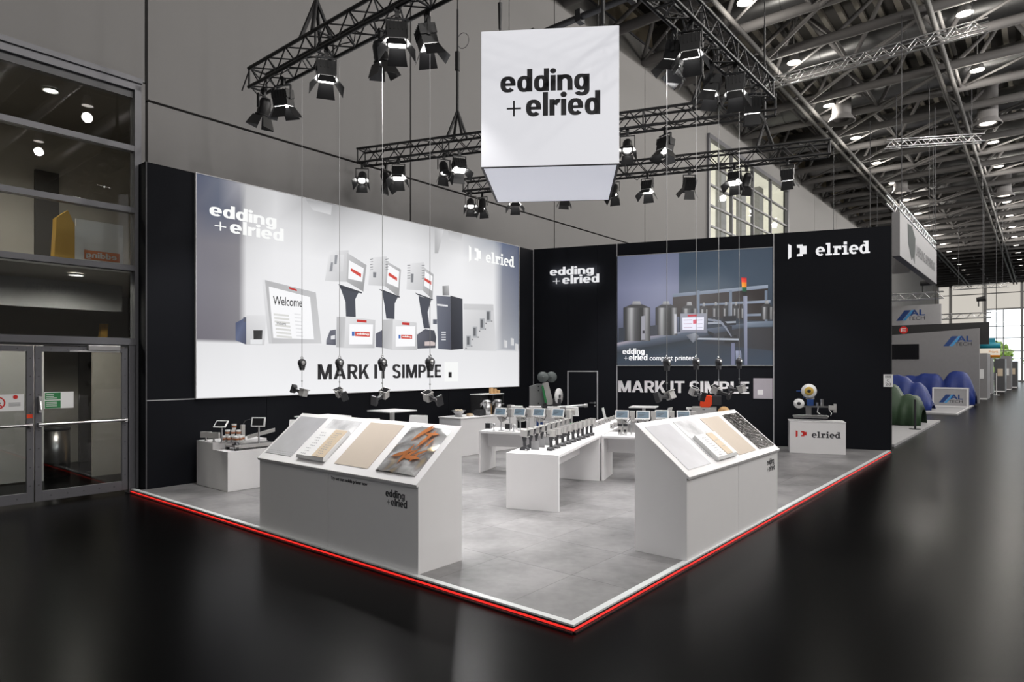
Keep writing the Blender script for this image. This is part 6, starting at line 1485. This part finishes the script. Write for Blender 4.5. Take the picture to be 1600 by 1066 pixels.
MB().box(-0.35, 0.5, 0.05, 0.4, 0.47, 0.49).build('top_board', M['white2'], t); MB().box(0.1, 0.5, 0.05, 0.4, 0.22, 0.24).build('shelf_board', M['case_dk'], t)
for x in (-0.33, 0.1, 0.48): MB().box(x-0.012, x+0.012, 0.06, 0.39, 0, 0.47).build('side_frame', M['black'], t)
MB().box(-0.33, 0.1, 0.2, 0.38, 0.33, 0.46).build('machine_head', M['dark'], t, 0.01)
for k, (dx, dy, z, w, h) in enumerate(((0.0, 0.1, 0.0, 0.11, 0.25), (0.06, 0.12, 0.49, 0.07, 0.15), (0.17, 0.12, 0.49, 0.1, 0.115), (0.3, 0.12, 0.49, 0.09, 0.075))):
    t = thing('cardboard_box', ('tall brown carton under the shelf on the bar', 'narrow brown carton on the shelf, left', 'brown carton with white edge on the shelf, middle', 'low brown carton on the shelf, right')[k], 'box', BOOTH, 7.44+dx, 7.34+dy, ZC+z)
    MB().box(0, w, 0, w, 0, h).build('carton', M['card'], t, 0.003); MB().box(w*0.4, w*0.6, -0.001, w, h, h+0.001).build('tape', M['wood'], t)
t = thing('grey_speaker', 'small upright pale grey unit on the right end of the bar', 'unit', BOOTH, 8.05, 7.3, ZC); MB().box(-0.07, 0.07, -0.07, 0.07, 0, 0.2).build('case', M['case'], t, 0.005); MB().box(-0.05, 0.05, -0.072, -0.07, 0.05, 0.15).build('front', M['case_dk'], t)

# labelling machine by the corner
LM = Frame(*BOOTH.pt(8.85, 7.0, 0), 0); LM.a = R(0)
t = thing('labelling_machine', 'grey labelling machine with two dark reels and a white disc near the wall corner', 'machine', LM, 0, 0, 0)
MB().box(-0.35, 0.35, -0.25, 0.3, 0, 0.95).build('stand', M['white'], t, 0.004); MB().box(-0.1, 0.05, -0.29, -0.25, 0.4, 0.95).build('blue_column', M['blue'], t)
MB().pxz([(-0.27, 1.02), (0.2, 0.98), (0.2, 1.56), (-0.08, 1.56), (-0.27, 1.5)], -0.15, 0.2).build('cabinet', mat('mid_grey_cabinet', (0.2, 0.205, 0.205, 1), 0.45), t, 0.006)
for z in (1.08, 1.4, 1.5): MB().cyl((-0.05, -0.15, z), (-0.05, -0.165, z), 0.02).build('knob', M['dark'], t)
MB().pxz([(0.16, 1.0), (0.32, 1.08), (0.18, 1.62), (0.04, 1.58)], -0.3, -0.2).build('inclined_arm', M['case'], t, 0.004)
MB().pxz([(0.1, 1.1), (0.16, 1.1), (0.06, 1.55), (0.02, 1.5)], -0.33, -0.2).build('arm_guard', M['green'], t)
for x, y, r in ((0.05, -0.33, 0.135), (0.27, -0.2, 0.135)):
    MB().lathe([(0.0, -0.03), (r, -0.03), (r, 0.03), (0.0, 0.03)], 22, (x, y, 1.74), ax='y').lathe([(0.0, -0.05), (0.03, -0.05), (0.03, -0.03), (0.0, -0.03)], 12, (x, y, 1.74), ax='y').build('reel', mat('dark_grey_reel', (0.1, 0.115, 0.115, 1), 0.5), t)
dsc = MB().lathe([(0.0, -0.02), (0.2, -0.02), (0.2, 0.02), (0.0, 0.02)], 22, ax='y').build('white_disc', M['white2'], t, loc=(0.45, -0.25, 1.26), rot=(0, R(20), R(60)))
MB().lathe([(0.0, -0.03), (0.05, -0.03), (0.05, -0.02), (0.0, -0.02)], 12, ax='y').build('hub', M['dark'], dsc)
MB().box(0.05, 0.42, -0.3, 0.0, 0.92, 1.06).box(0.3, 0.5, -0.35, -0.1, 0.85, 1.2).build('drive_unit', M['dark'], t, 0.01)
MB().prism([(0.1, -0.4, 0.92), (0.1, -0.4, 0.97), (0.9, -0.55, 1.07), (0.9, -0.55, 1.01)], (0.02, 0.08, 0)).cyl((0.4, -0.5, 1.0), (1.05, -0.58, 1.05), 0.035).cyl((1.05, -0.58, 1.05), (1.13, -0.58, 1.06), 0.05).build('roller_arm', M['steel'], t)

# machine with orange head behind the right counter
t = thing('machine_pedestal', 'white pedestal behind the right counter under the orange-headed machine', 'pedestal', BACK, 4.3, -2.0, 0)
MB().box(0, 1.1, 0, 0.6, 0, 0.83).build('body', M['white'], t, 0.002); MB().box(-0.01, 1.11, -0.01, 0.61, 0.83, 0.85).build('top', M['white'], t)
t = thing('laser_marker', 'grey marking machine with an orange-red head behind the right counter', 'machine', BACK, 4.52, -1.85, 0.92)
MB().box(0.0, 0.55, 0.0, 0.4, 0, 0.19).build('cabinet', M['case'], t, 0.006); MB().box(0.25, 0.31, -0.004, 0.0, 0.135, 0.155).build('badge', M['dark'], t)
MB().pxz([(0.19, 0.24), (0.22, 0.19), (0.40, 0.19), (0.46, 0.25), (0.46, 0.44), (0.42, 0.47), (0.26, 0.47), (0.21, 0.42)], 0.0, 0.3).build('orange_head', M['orange'], t, 0.01)
MB().box(0.46, 0.66, 0.05, 0.3, 0.25, 0.46).build('motor', M['dark'], t, 0.008)
MB().lathe([(0.05, -0.05), (0.14, -0.05), (0.14, 0.05), (0.05, 0.05), (0.05, -0.05)], 18, (0.72, 0.2, 0.07), ax='y').build('label_roll', M['card'], t)
MB().box(-0.09, -0.06, 0.1, 0.13, 0, 0.16).box(-0.12, -0.0, 0.06, 0.16, 0.13, 0.18).build('sensor_post', M['white2'], t)

# pedestal with the slab-serif name and the label applicator
t = thing('name_pedestal', 'white pedestal with red plug symbol and black slab-serif name', 'pedestal', BACK, 6.68, -1.22, 0)
MB().box(0, 1.17, 0, 0.62, 0, 0.79).build('body', M['white'], t, 0.002); MB().box(-0.006, 1.176, -0.006, 0.626, 0.79, 0.8).build('top', M['white'], t)
lg = MB(); plug_mark(lg, 0.13, 0.36, 0.43, 0.585, -0.0005, 0.001); lg.build('plug_symbol', M['red'], t, label='red plug symbol')
lg = MB(); slab_word(lg, 0.465, 1.06, 0.43, 0.575, -0.0005, 0.001); lg.build('name_print', M['ink'], t, label='black slab-serif name')
t = thing('label_applicator', 'label applicator with a big white and yellow reel on the name pedestal', 'machine', BACK, 6.68, -1.05, 0.865)
MB().box(0.1, 0.82, 0.0, 0.14, 0, 0.07).cyl((0.08, 0.07, 0.045), (0.84, 0.07, 0.045), 0.02).build('base', M['steel'], t, 0.004)
MB().box(0.36, 0.48, 0.04, 0.1, 0.07, 0.26).build('post', M['steel'], t); MB().box(0.28, 0.86, 0.02, 0.1, 0.25, 0.285).build('arm_plate', M['steel'], t)
MB().box(0.38, 0.52, -0.02, 0.1, 0.29, 0.44).build('control_box', M['blue'], t, 0.004); MB().box(0.36, 0.54, 0.02, 0.08, 0.44, 0.48).build('bracket', M['case'], t)
for x, z, r, ry in ((0.425, 0.63, 0.165, 0.1), (0.21, 0.335, 0.115, 0.0)):
    MB().lathe([(0.02, -0.012), (r, -0.012), (r, -0.004), (0.02, -0.004)], 26, (x, 0.0, z), ax='y').lathe([(0.02, 0.06), (r, 0.06), (r, 0.068), (0.02, 0.068)], 26, (x, 0, z), ax='y').build('reel', M['white2'], t)
    MB().lathe([(0.0, -0.02), (0.04, -0.02), (0.04, 0.07), (0.0, 0.07)], 14, (x, 0, z), ax='y').build('hub', M['dark'], t)
    if ry: MB().lathe([(0.04, -0.014), (ry, -0.014), (ry, 0.06), (0.04, 0.06)], 22, (x, 0, z), ax='y').build('label_roll', M['yellow'], t)
MB().cyl((0.7, 0.05, 0.285), (0.7, 0.05, 0.44), 0.04).cyl((0.6, 0.05, 0.285), (0.6, 0.05, 0.36), 0.03).build('rollers', M['steel'], t)
MB().box(0.84, 0.98, -0.02, 0.1, 0.2, 0.3).box(0.94, 1.0, 0.0, 0.08, 0.14, 0.34).build('print_unit', M['case'], t, 0.004)
MB().box(0.16, 0.25, 0.0, 0.05, 0.61, 0.64).box(0.3, 0.36, 0.0, 0.05, 0.47, 0.5).build('blue_fittings', M['blue'], t)
MB().tube([(0.62, 0.02, 0.25), (0.6, 0.0, 0.14), (0.66, 0, 0.1)], 0.008).tube([(0.85, 0.0, 0.2), (0.9, 0, 0.12), (0.88, 0, 0.07)], 0.008).build('hose', M['white2'], t)

# ------------------------------------------------------------------ neighbouring stands down the hall
grey = mat('grey_stand_wall', (0.22, 0.215, 0.22, 1), 0.6); ltgrey = mat('pale_stand_wall', (0.36, 0.355, 0.365, 1), 0.6)
for k, (s, z0, txt) in enumerate(((WB-0.16, 1.58, ('BB', 'C', '28')), )):
    t = thing('stand_number_sign', 'small white stand number plate on the edge of the black wall end', 'sign', BACK, s, -0.01, 0)
    MB().box(0.0, 0.2, -0.006, 0.0, z0, z0+0.3).build('plate', M['white2'], t)
    lg = MB()
    for q, w_ in enumerate(txt): text(lg, w_, 0.1-0.03*len(w_), 0.1+0.03*len(w_), z0+0.215-0.09*q, z0+0.275-0.09*q, -0.0065, 0.0, 'B', 1.0, 0, 0.001)
    lg.build('number_print', M['ink'], t)
GR = Frame(0, 0, 0, A_BOOTH-90)     # stand fronts that face the camera down the hall: x = minus grid y, y = grid x
def gp(u, v, z=0): return GRID.pt(u, v, z)
def front(name, label, cat, u, v, z=0.0):
    """a thing whose local x runs to the right across the hall and local y down the hall"""
    o = bpy.data.objects.new(name, None); COL.objects.link(o); o.location = GRID.pt(u, v, z); o.rotation_euler = (0, 0, R(A_BOOTH-90)); return tag(o, label, cat)
t = front('stand_floor', 'pale raised stand floor right behind the black booth', 'platform', 19, 11, 0)
MB().box(0, 8.05, 0, 9.6, 0, PF).build('deck', ltgrey, t)
t = front('stand_floor', 'pale raised stand floor of the stand with blue slanted letters', 'platform', 33, 11, 0)
MB().box(0, 8.2, 0, 8.4, 0, PF).build('deck', ltgrey, t); MB().box(8.14, 8.2, -0.01, 8.4, PF, PF+.004).build('edge', M['white'], t)
t = front('hanging_banner', 'long grey-white hanging banner box with dark leaf shape and grey capitals', 'banner', 23.0, 3.42, 5.5)
MB().box(-0.22, 0.0, 0, 8.9, 0, 1.37).build('side_face', grey, t, 0.004)
MB().box(-5.5, -0.22, 3.4, 3.6, -0.1, 1.37).build('cross_face', ltgrey, t)
MB().box(-0.2, -0.02, 0.02, 8.88, -0.01, 0.0).build('dark_bottom', M['facade_dk'], t)
bn = MB(); y0 = 1.3
bn.prism([(0.003, 1.45, 1.25), (0.003, 2.35, 1.3), (0.003, 3.1, 1.0), (0.003, 2.9, 0.1), (0.003, 2.6, 0.3), (0.003, 2.3, 0.15), (0.003, 1.6, 0.6)], (0.004, 0, 0)); bn.build('leaf_shape', mat('dark_green_print', (0.02, 0.03, 0.028, 1), 0.8), t)
lg = MB(); text(lg, 'LABELING & MARKING', 3.2, 8.3, 0.45, 0.8, 0.0, 0.02, 'L'); 
lg.v = [(0.006-(p[1]), p[0], p[2]) for p in lg.v]
lg.build('banner_text', M['ink'], t)
bt = MB()
for x in (-0.2, -0.02):
    for z in (1.45, 1.7): bt.cyl((x, -1.0 if x < -0.1 else 0.0, z), (x, 8.9, z), 0.025, n=6)
for q in range(18):
    for x in (-0.2, -0.02): bt.cyl((x, q*0.5, 1.45), (x, q*0.5+0.25, 1.7), 0.012, n=5).cyl((x, q*0.5+0.25, 1.7), (x, q*0.5+0.5, 1.45), 0.012, n=5)
bt.build('truss', M['steel'], t)
MB().cyl((-0.1, 1.0, 1.7), (-0.1, 1.0, 7.9), 0.012, n=5).cyl((-0.1, 7.5, 1.7), (-0.1, 7.5, 7.9), 0.012, n=5).build('hanger', M['dark'], t)
def slant_logo(t, x0, z0, w, y=-0.004):
    """slanted stripes and letters AL over the word TECH"""
    h = w*0.42
    a = MB().pxz([(x0, z0+0.0), (x0+0.2*w, z0), (x0+0.52*w, z0+h), (x0+0.30*w, z0+h)], y-0.002, y); a.build('logo_stripe', M['navy'], t)
    a = MB().pxz([(x0+0.22*w, z0), (x0+0.34*w, z0), (x0+0.66*w, z0+h), (x0+0.54*w, z0+h)], y-0.002, y); a.build('logo_stripe', M['sky_ink'], t)
    a = MB(); text(a, 'AL', x0+0.5*w, x0+w, z0+0.45*h, z0+h, y, 0.03, 'A', 1.0, 0, 0.003); a.build('logo_letters', M['navy'], t)
    a = MB(); text(a, 'TECH', x0+0.42*w, x0+w, z0+0.02*h, z0+0.36*h, y, 0.0, 'T', 1.0, 0, 0.003); a.build('logo_word', M['ink'], t)
t = front('fascia_board', 'pale hanging fascia board with blue slanted letters, upper of the three', 'sign', 33, 6.5, 3.9)
MB().box(0, 3.12, 0, 0.2, 0, 0.86).build('board', ltgrey, t); slant_logo(t, 1.45, 0.2, 1.08, 0.0)
MB().cyl((0.4, 0.1, 0.86), (0.4, 0.1, 9.4), 0.015, n=5).cyl((2.9, 0.1, 0.86), (2.9, 0.1, 9.4), 0.015, n=5).build('hanger', M['dark'], t)
t = front('stand_wall', 'big grey stand wall with blue slanted letters at its upper right', 'wall', 43, 8.5, 0)
MB().pxz([(0, PF), (5.83, PF), (5.83, 4.15), (0, 3.8)], 0, 0.3).build('wall_board', grey, t); slant_logo(t, 4.2, 3.2, 1.3, 0.0)
MB().box(1.0, 3.05, -0.06, 0.0, 2.5, 3.35).build('wall_screen', M['screen_off'], t, label='black television on the stand wall')
t = front('black_fascia', 'black fascia band with a round red emblem behind the grey stand wall', 'sign', 44, 8.3, 3.3)
MB().box(0, 6.0, 0, 0.3, 0.0, 1.22).build('band', M['black'], t)
a = MB().cyl((1.95, -0.004, 0.92), (1.95, -0.01, 0.92), 0.22, n=22, mi=0)
for z in (0.82, 0.905, 0.99): a.box(1.85, 2.07, -0.014, -0.01, z, z+0.03, 1)
a.box(1.82, 1.86, -0.014, -0.01, 0.82, 1.02, 1); a.build('emblem', [M['red'], M['white']], t)
t = front('stand_counter', 'white-framed counter with blue slanted letters at the neighbour stand corner', 'counter', 38.4, 4.3, PF)
MB().box(0, 1.47, 0.02, 0.6, 0, 0.95).build('body', ltgrey, t); fr_ = MB().box(0, 1.47, 0, 0.02, 0, 0.06).box(0, 1.47, 0, 0.02, 0.89, 0.95).box(0, 0.06, 0, 0.02, 0.06, 0.89).box(1.41, 1.47, 0, 0.02, 0.06, 0.89); fr_.build('front_frame', M['white'], t)
slant_logo(t, 0.27, 0.2, 0.98, 0.02)
def drape(name, label, u, v, pts, mt, seed):
    """a tarpaulin over a bulky machine; pts = profile (x, depth, height) humps"""
    t = front(name, label, 'cover', u, v, PF)
    rr = random.Random(seed); n, m_ = 26, 10
    W_ = pts[0]; vs = []; fs = []
    hs = [max(h*math.exp(-((W_*i/n-c)/w)**4) for c, w, h in pts[1]) for i in range(n+1)]
    for j in range(m_+1):
        q = j/m_
        for i in range(n+1):
            h = hs[i]; f = min(1.0, 3.4*min(q, 1-q)+0.0)
            fold = 0.05*math.sin(i*1.3+j*0.3)+rr.uniform(-.02, .02)
            z = max(0.02, h*(f**0.5)) if 0 < j < m_ else 0.02
            vs.append((W_*i/n, 1.6*q+fold*(1-f), z + (fold*0.4 if 0 < j < m_ else 0)))
    for j in range(m_):
        for i in range(n): fs.append((j*(n+1)+i, j*(n+1)+i+1, (j+1)*(n+1)+i+1, (j+1)*(n+1)+i))
    o = MB().add(vs, fs, 0, True).build('tarpaulin', mt, t); s_ = o.modifiers.new('cloth', 'SOLIDIFY'); s_.thickness = 0.01
    MB().box(0.15, W_-0.15, 0.3, 1.3, 0, 0.3).build('covered_base', M['dark'], t)
drape('covered_machine', 'blue tarpaulin over machines along the grey stand wall', 40.6, 6.4, (3.7, [(0.8, 1.0, 1.5), (1.6, 0.9, 1.62), (2.9, 0.75, 1.75)]), M['drape_blue'], 1)
drape('covered_machine', 'blue tarpaulin draped low behind the green cover', 34.5, 6.2, (2.3, [(0.6, 1.2, 1.6), (1.5, 0.7, 1.25)]), M['drape_blue'], 2)
drape('covered_machine', 'dark green tarpaulin over a machine next to the black wall end', 25.2, 5.0, (1.85, [(0.6, 0.8, 1.4), (1.4, 0.5, 1.02)]), M['drape_green'], 3)
t = front('barrier_post', 'black barrier post in front of the green cover', 'post', 24.0, 3.15, PF)
MB().cyl((0, 0, 0), (0, 0, 0.02), 0.17, n=16).build('foot', M['dark'], t); MB().cyl((0, 0, 0), (0, 0, 0.95), 0.03).build('post', M['dark'], t)
t = front('stand_number_sign', 'small white stand number plate on the stand behind the black wall', 'sign', 21.0, 3.9, 0)
MB().box(0, 0.28, 0, 0.01, 1.62, 2.1).build('plate', M['white2'], t); lg = MB()
for q, w_ in enumerate(('BB', 'C', '48')): text(lg, w_, 0.14-0.045*len(w_), 0.14+0.045*len(w_), 1.96-0.14*q, 2.05-0.14*q, -0.001, 0.0, 'B', 1.0, 0, 0.001)
lg.build('number_print', M['ink'], t); MB().box(0.1, 0.18, 0.01, 0.06, PF, 2.1).build('mast', M['case_dk'], t)
t = front('round_sign', 'round teal and white overhead sign with an orange word', 'sign', 55, 2.9, 2.7)
MB().lathe([(0.0, 0.0), (0.62, 0.0), (0.62, 0.16)], 24, (0, 0.62, 0)).build('orange_ring', mat('orange_band', (0.7, 0.25, 0.03, 1), 0.5), t)
MB().lathe([(0.6, 0.16), (0.62, 0.16), (0.62, 0.62), (0.6, 0.62)], 24, (0, 0.62, 0)).build('white_ring', emit('lit_cream_band', (0.9, 0.8, 0.66, 1), 0.7), t)
MB().lathe([(0.6, 0.62), (0.64, 0.62), (0.64, 1.0), (0.0, 1.05)], 24, (0, 0.62, 0)).box(-0.15, 0.35, 0.5, 0.7, 1.0, 1.35).build('teal_ring', mat('teal_band', (0.01, 0.22, 0.3, 1), 0.5), t)
lg = MB(); text(lg, 'Priorit', 0.02, 0.52, 0.3, 0.48, -0.01, 0.01, 'P'); lg.build('sign_word', mat('orange_word', (0.8, 0.3, 0.03, 1), 0.5), t)
MB().cyl((-0.3, 0.62, 1.0), (-0.3, 0.62, 10.7), 0.02, n=5).cyl((0.4, 0.62, 1.0), (0.4, 0.62, 10.7), 0.02, n=5).build('hanger', M['dark'], t)
SW = ((50, 3.6, 0.9, 2.9, 'grey'), (60, 3.6, 0.6, 2.9, 'grey'), (66, 3.1, 0.7, 2.7, 'dark'), (72, 2.9, 0.7, 3.0, 'grey'), (80, 2.75, 0.8, 2.6, 'dark'))
for k, (u, v, w, h, c) in enumerate(SW):
    t = front('stand_wall', '%s stand side wall down the aisle, %s beyond the stand with blue letters' % (c, ORD[k]), 'wall', u, v, 0)
    MB().box(0, w, 0, 3.0, 0, h).build('wall_board', grey if c == 'grey' else M['facade_dk'], t)
    MB().box(w*0.3, w*0.8, -0.03, 0, 1.3, 1.9).build('notice', M['white2'] if c == 'grey' else M['wood'], t); MB().box(0, w, -0.02, 0, 0.0, 0.08).build('skirting', M['white'], t)
t = front('floor_lamp_stand', 'white barrier pole in front of the far stand walls', 'post', 58, 2.6, 0); MB().cyl((0, 0, 0), (0, 0, 1.6), 0.03).build('pole', M['white2'], t); MB().cyl((0, 0, 0), (0, 0, 0.03), 0.2, n=16).build('foot', M['white2'], t)
# silver trusses over the neighbouring stands
def silver(label, u, v, z, rot, L):
    t = thing('stand_truss', label, 'truss', GRID, u, v, z, rot)
    c = MB().cyl((0,0,0),(L,0,0),0.025,n=6).mesh('chord', M['steel'])
    for yy, zz in ((0,0),(TW,0),(0,TW),(TW,TW)): piece('chord', c, t, (0, yy, zz))
    m = MB().cyl((0,0,0),(H_,0,TW),.012,n=5).cyl((H_,0,TW),(TP,0,0),.012,n=5).cyl((0,TW,0),(H_,TW,TW),.012,n=5).cyl((H_,TW,TW),(TP,TW,0),.012,n=5).mesh('brace', M['steel'])
    for k in range(int(L/TP)): piece('brace', m, t, (k*TP, 0, 0))
    MB().cyl((0.4, TW/2, TW), (0.4, TW/2, 13.4-z), 0.012, n=5).cyl((L-0.4, TW/2, TW), (L-0.4, TW/2, 13.4-z), 0.012, n=5).build('hanger', M['dark'], t)
silver('thin silver truss hanging high across the hall, left of the ceiling ducts', 24.3, 7.9, 12.4, -90, 6.6)
silver('thin silver truss hanging high under the roof, right of the duct outlets', 30.5, 5.0, 11.2, -62, 3.6)
silver('silver truss over the fascia with blue letters', 35, 8.5, 5.2, -90, 5.0)
silver('silver truss over the black fascia band', 46, 8.5, 4.9, -90, 6.2)
silver('silver truss hanging before the pale far wall', 62, 5.6, 8.2, -90, 3.6)
for k, (u, v, z) in enumerate(((35, 6.0, 5.85), (35.1, 4.3, 5.8), (46.1, 2.9, 5.85))):
    t = front('stand_spotlight', 'black spotlight on the silver truss of the next stands, %s from the left' % ORD[k], 'spotlight', u, v, z)
    MB().cyl((-0.1, 0, 0.12), (0.35, 0, 0.16), 0.12, 0.16).build('housing', M['black'], t); MB().box(-0.03, 0.03, -0.03, 0.03, -0.3, 0.1).build('yoke', M['black'], t)
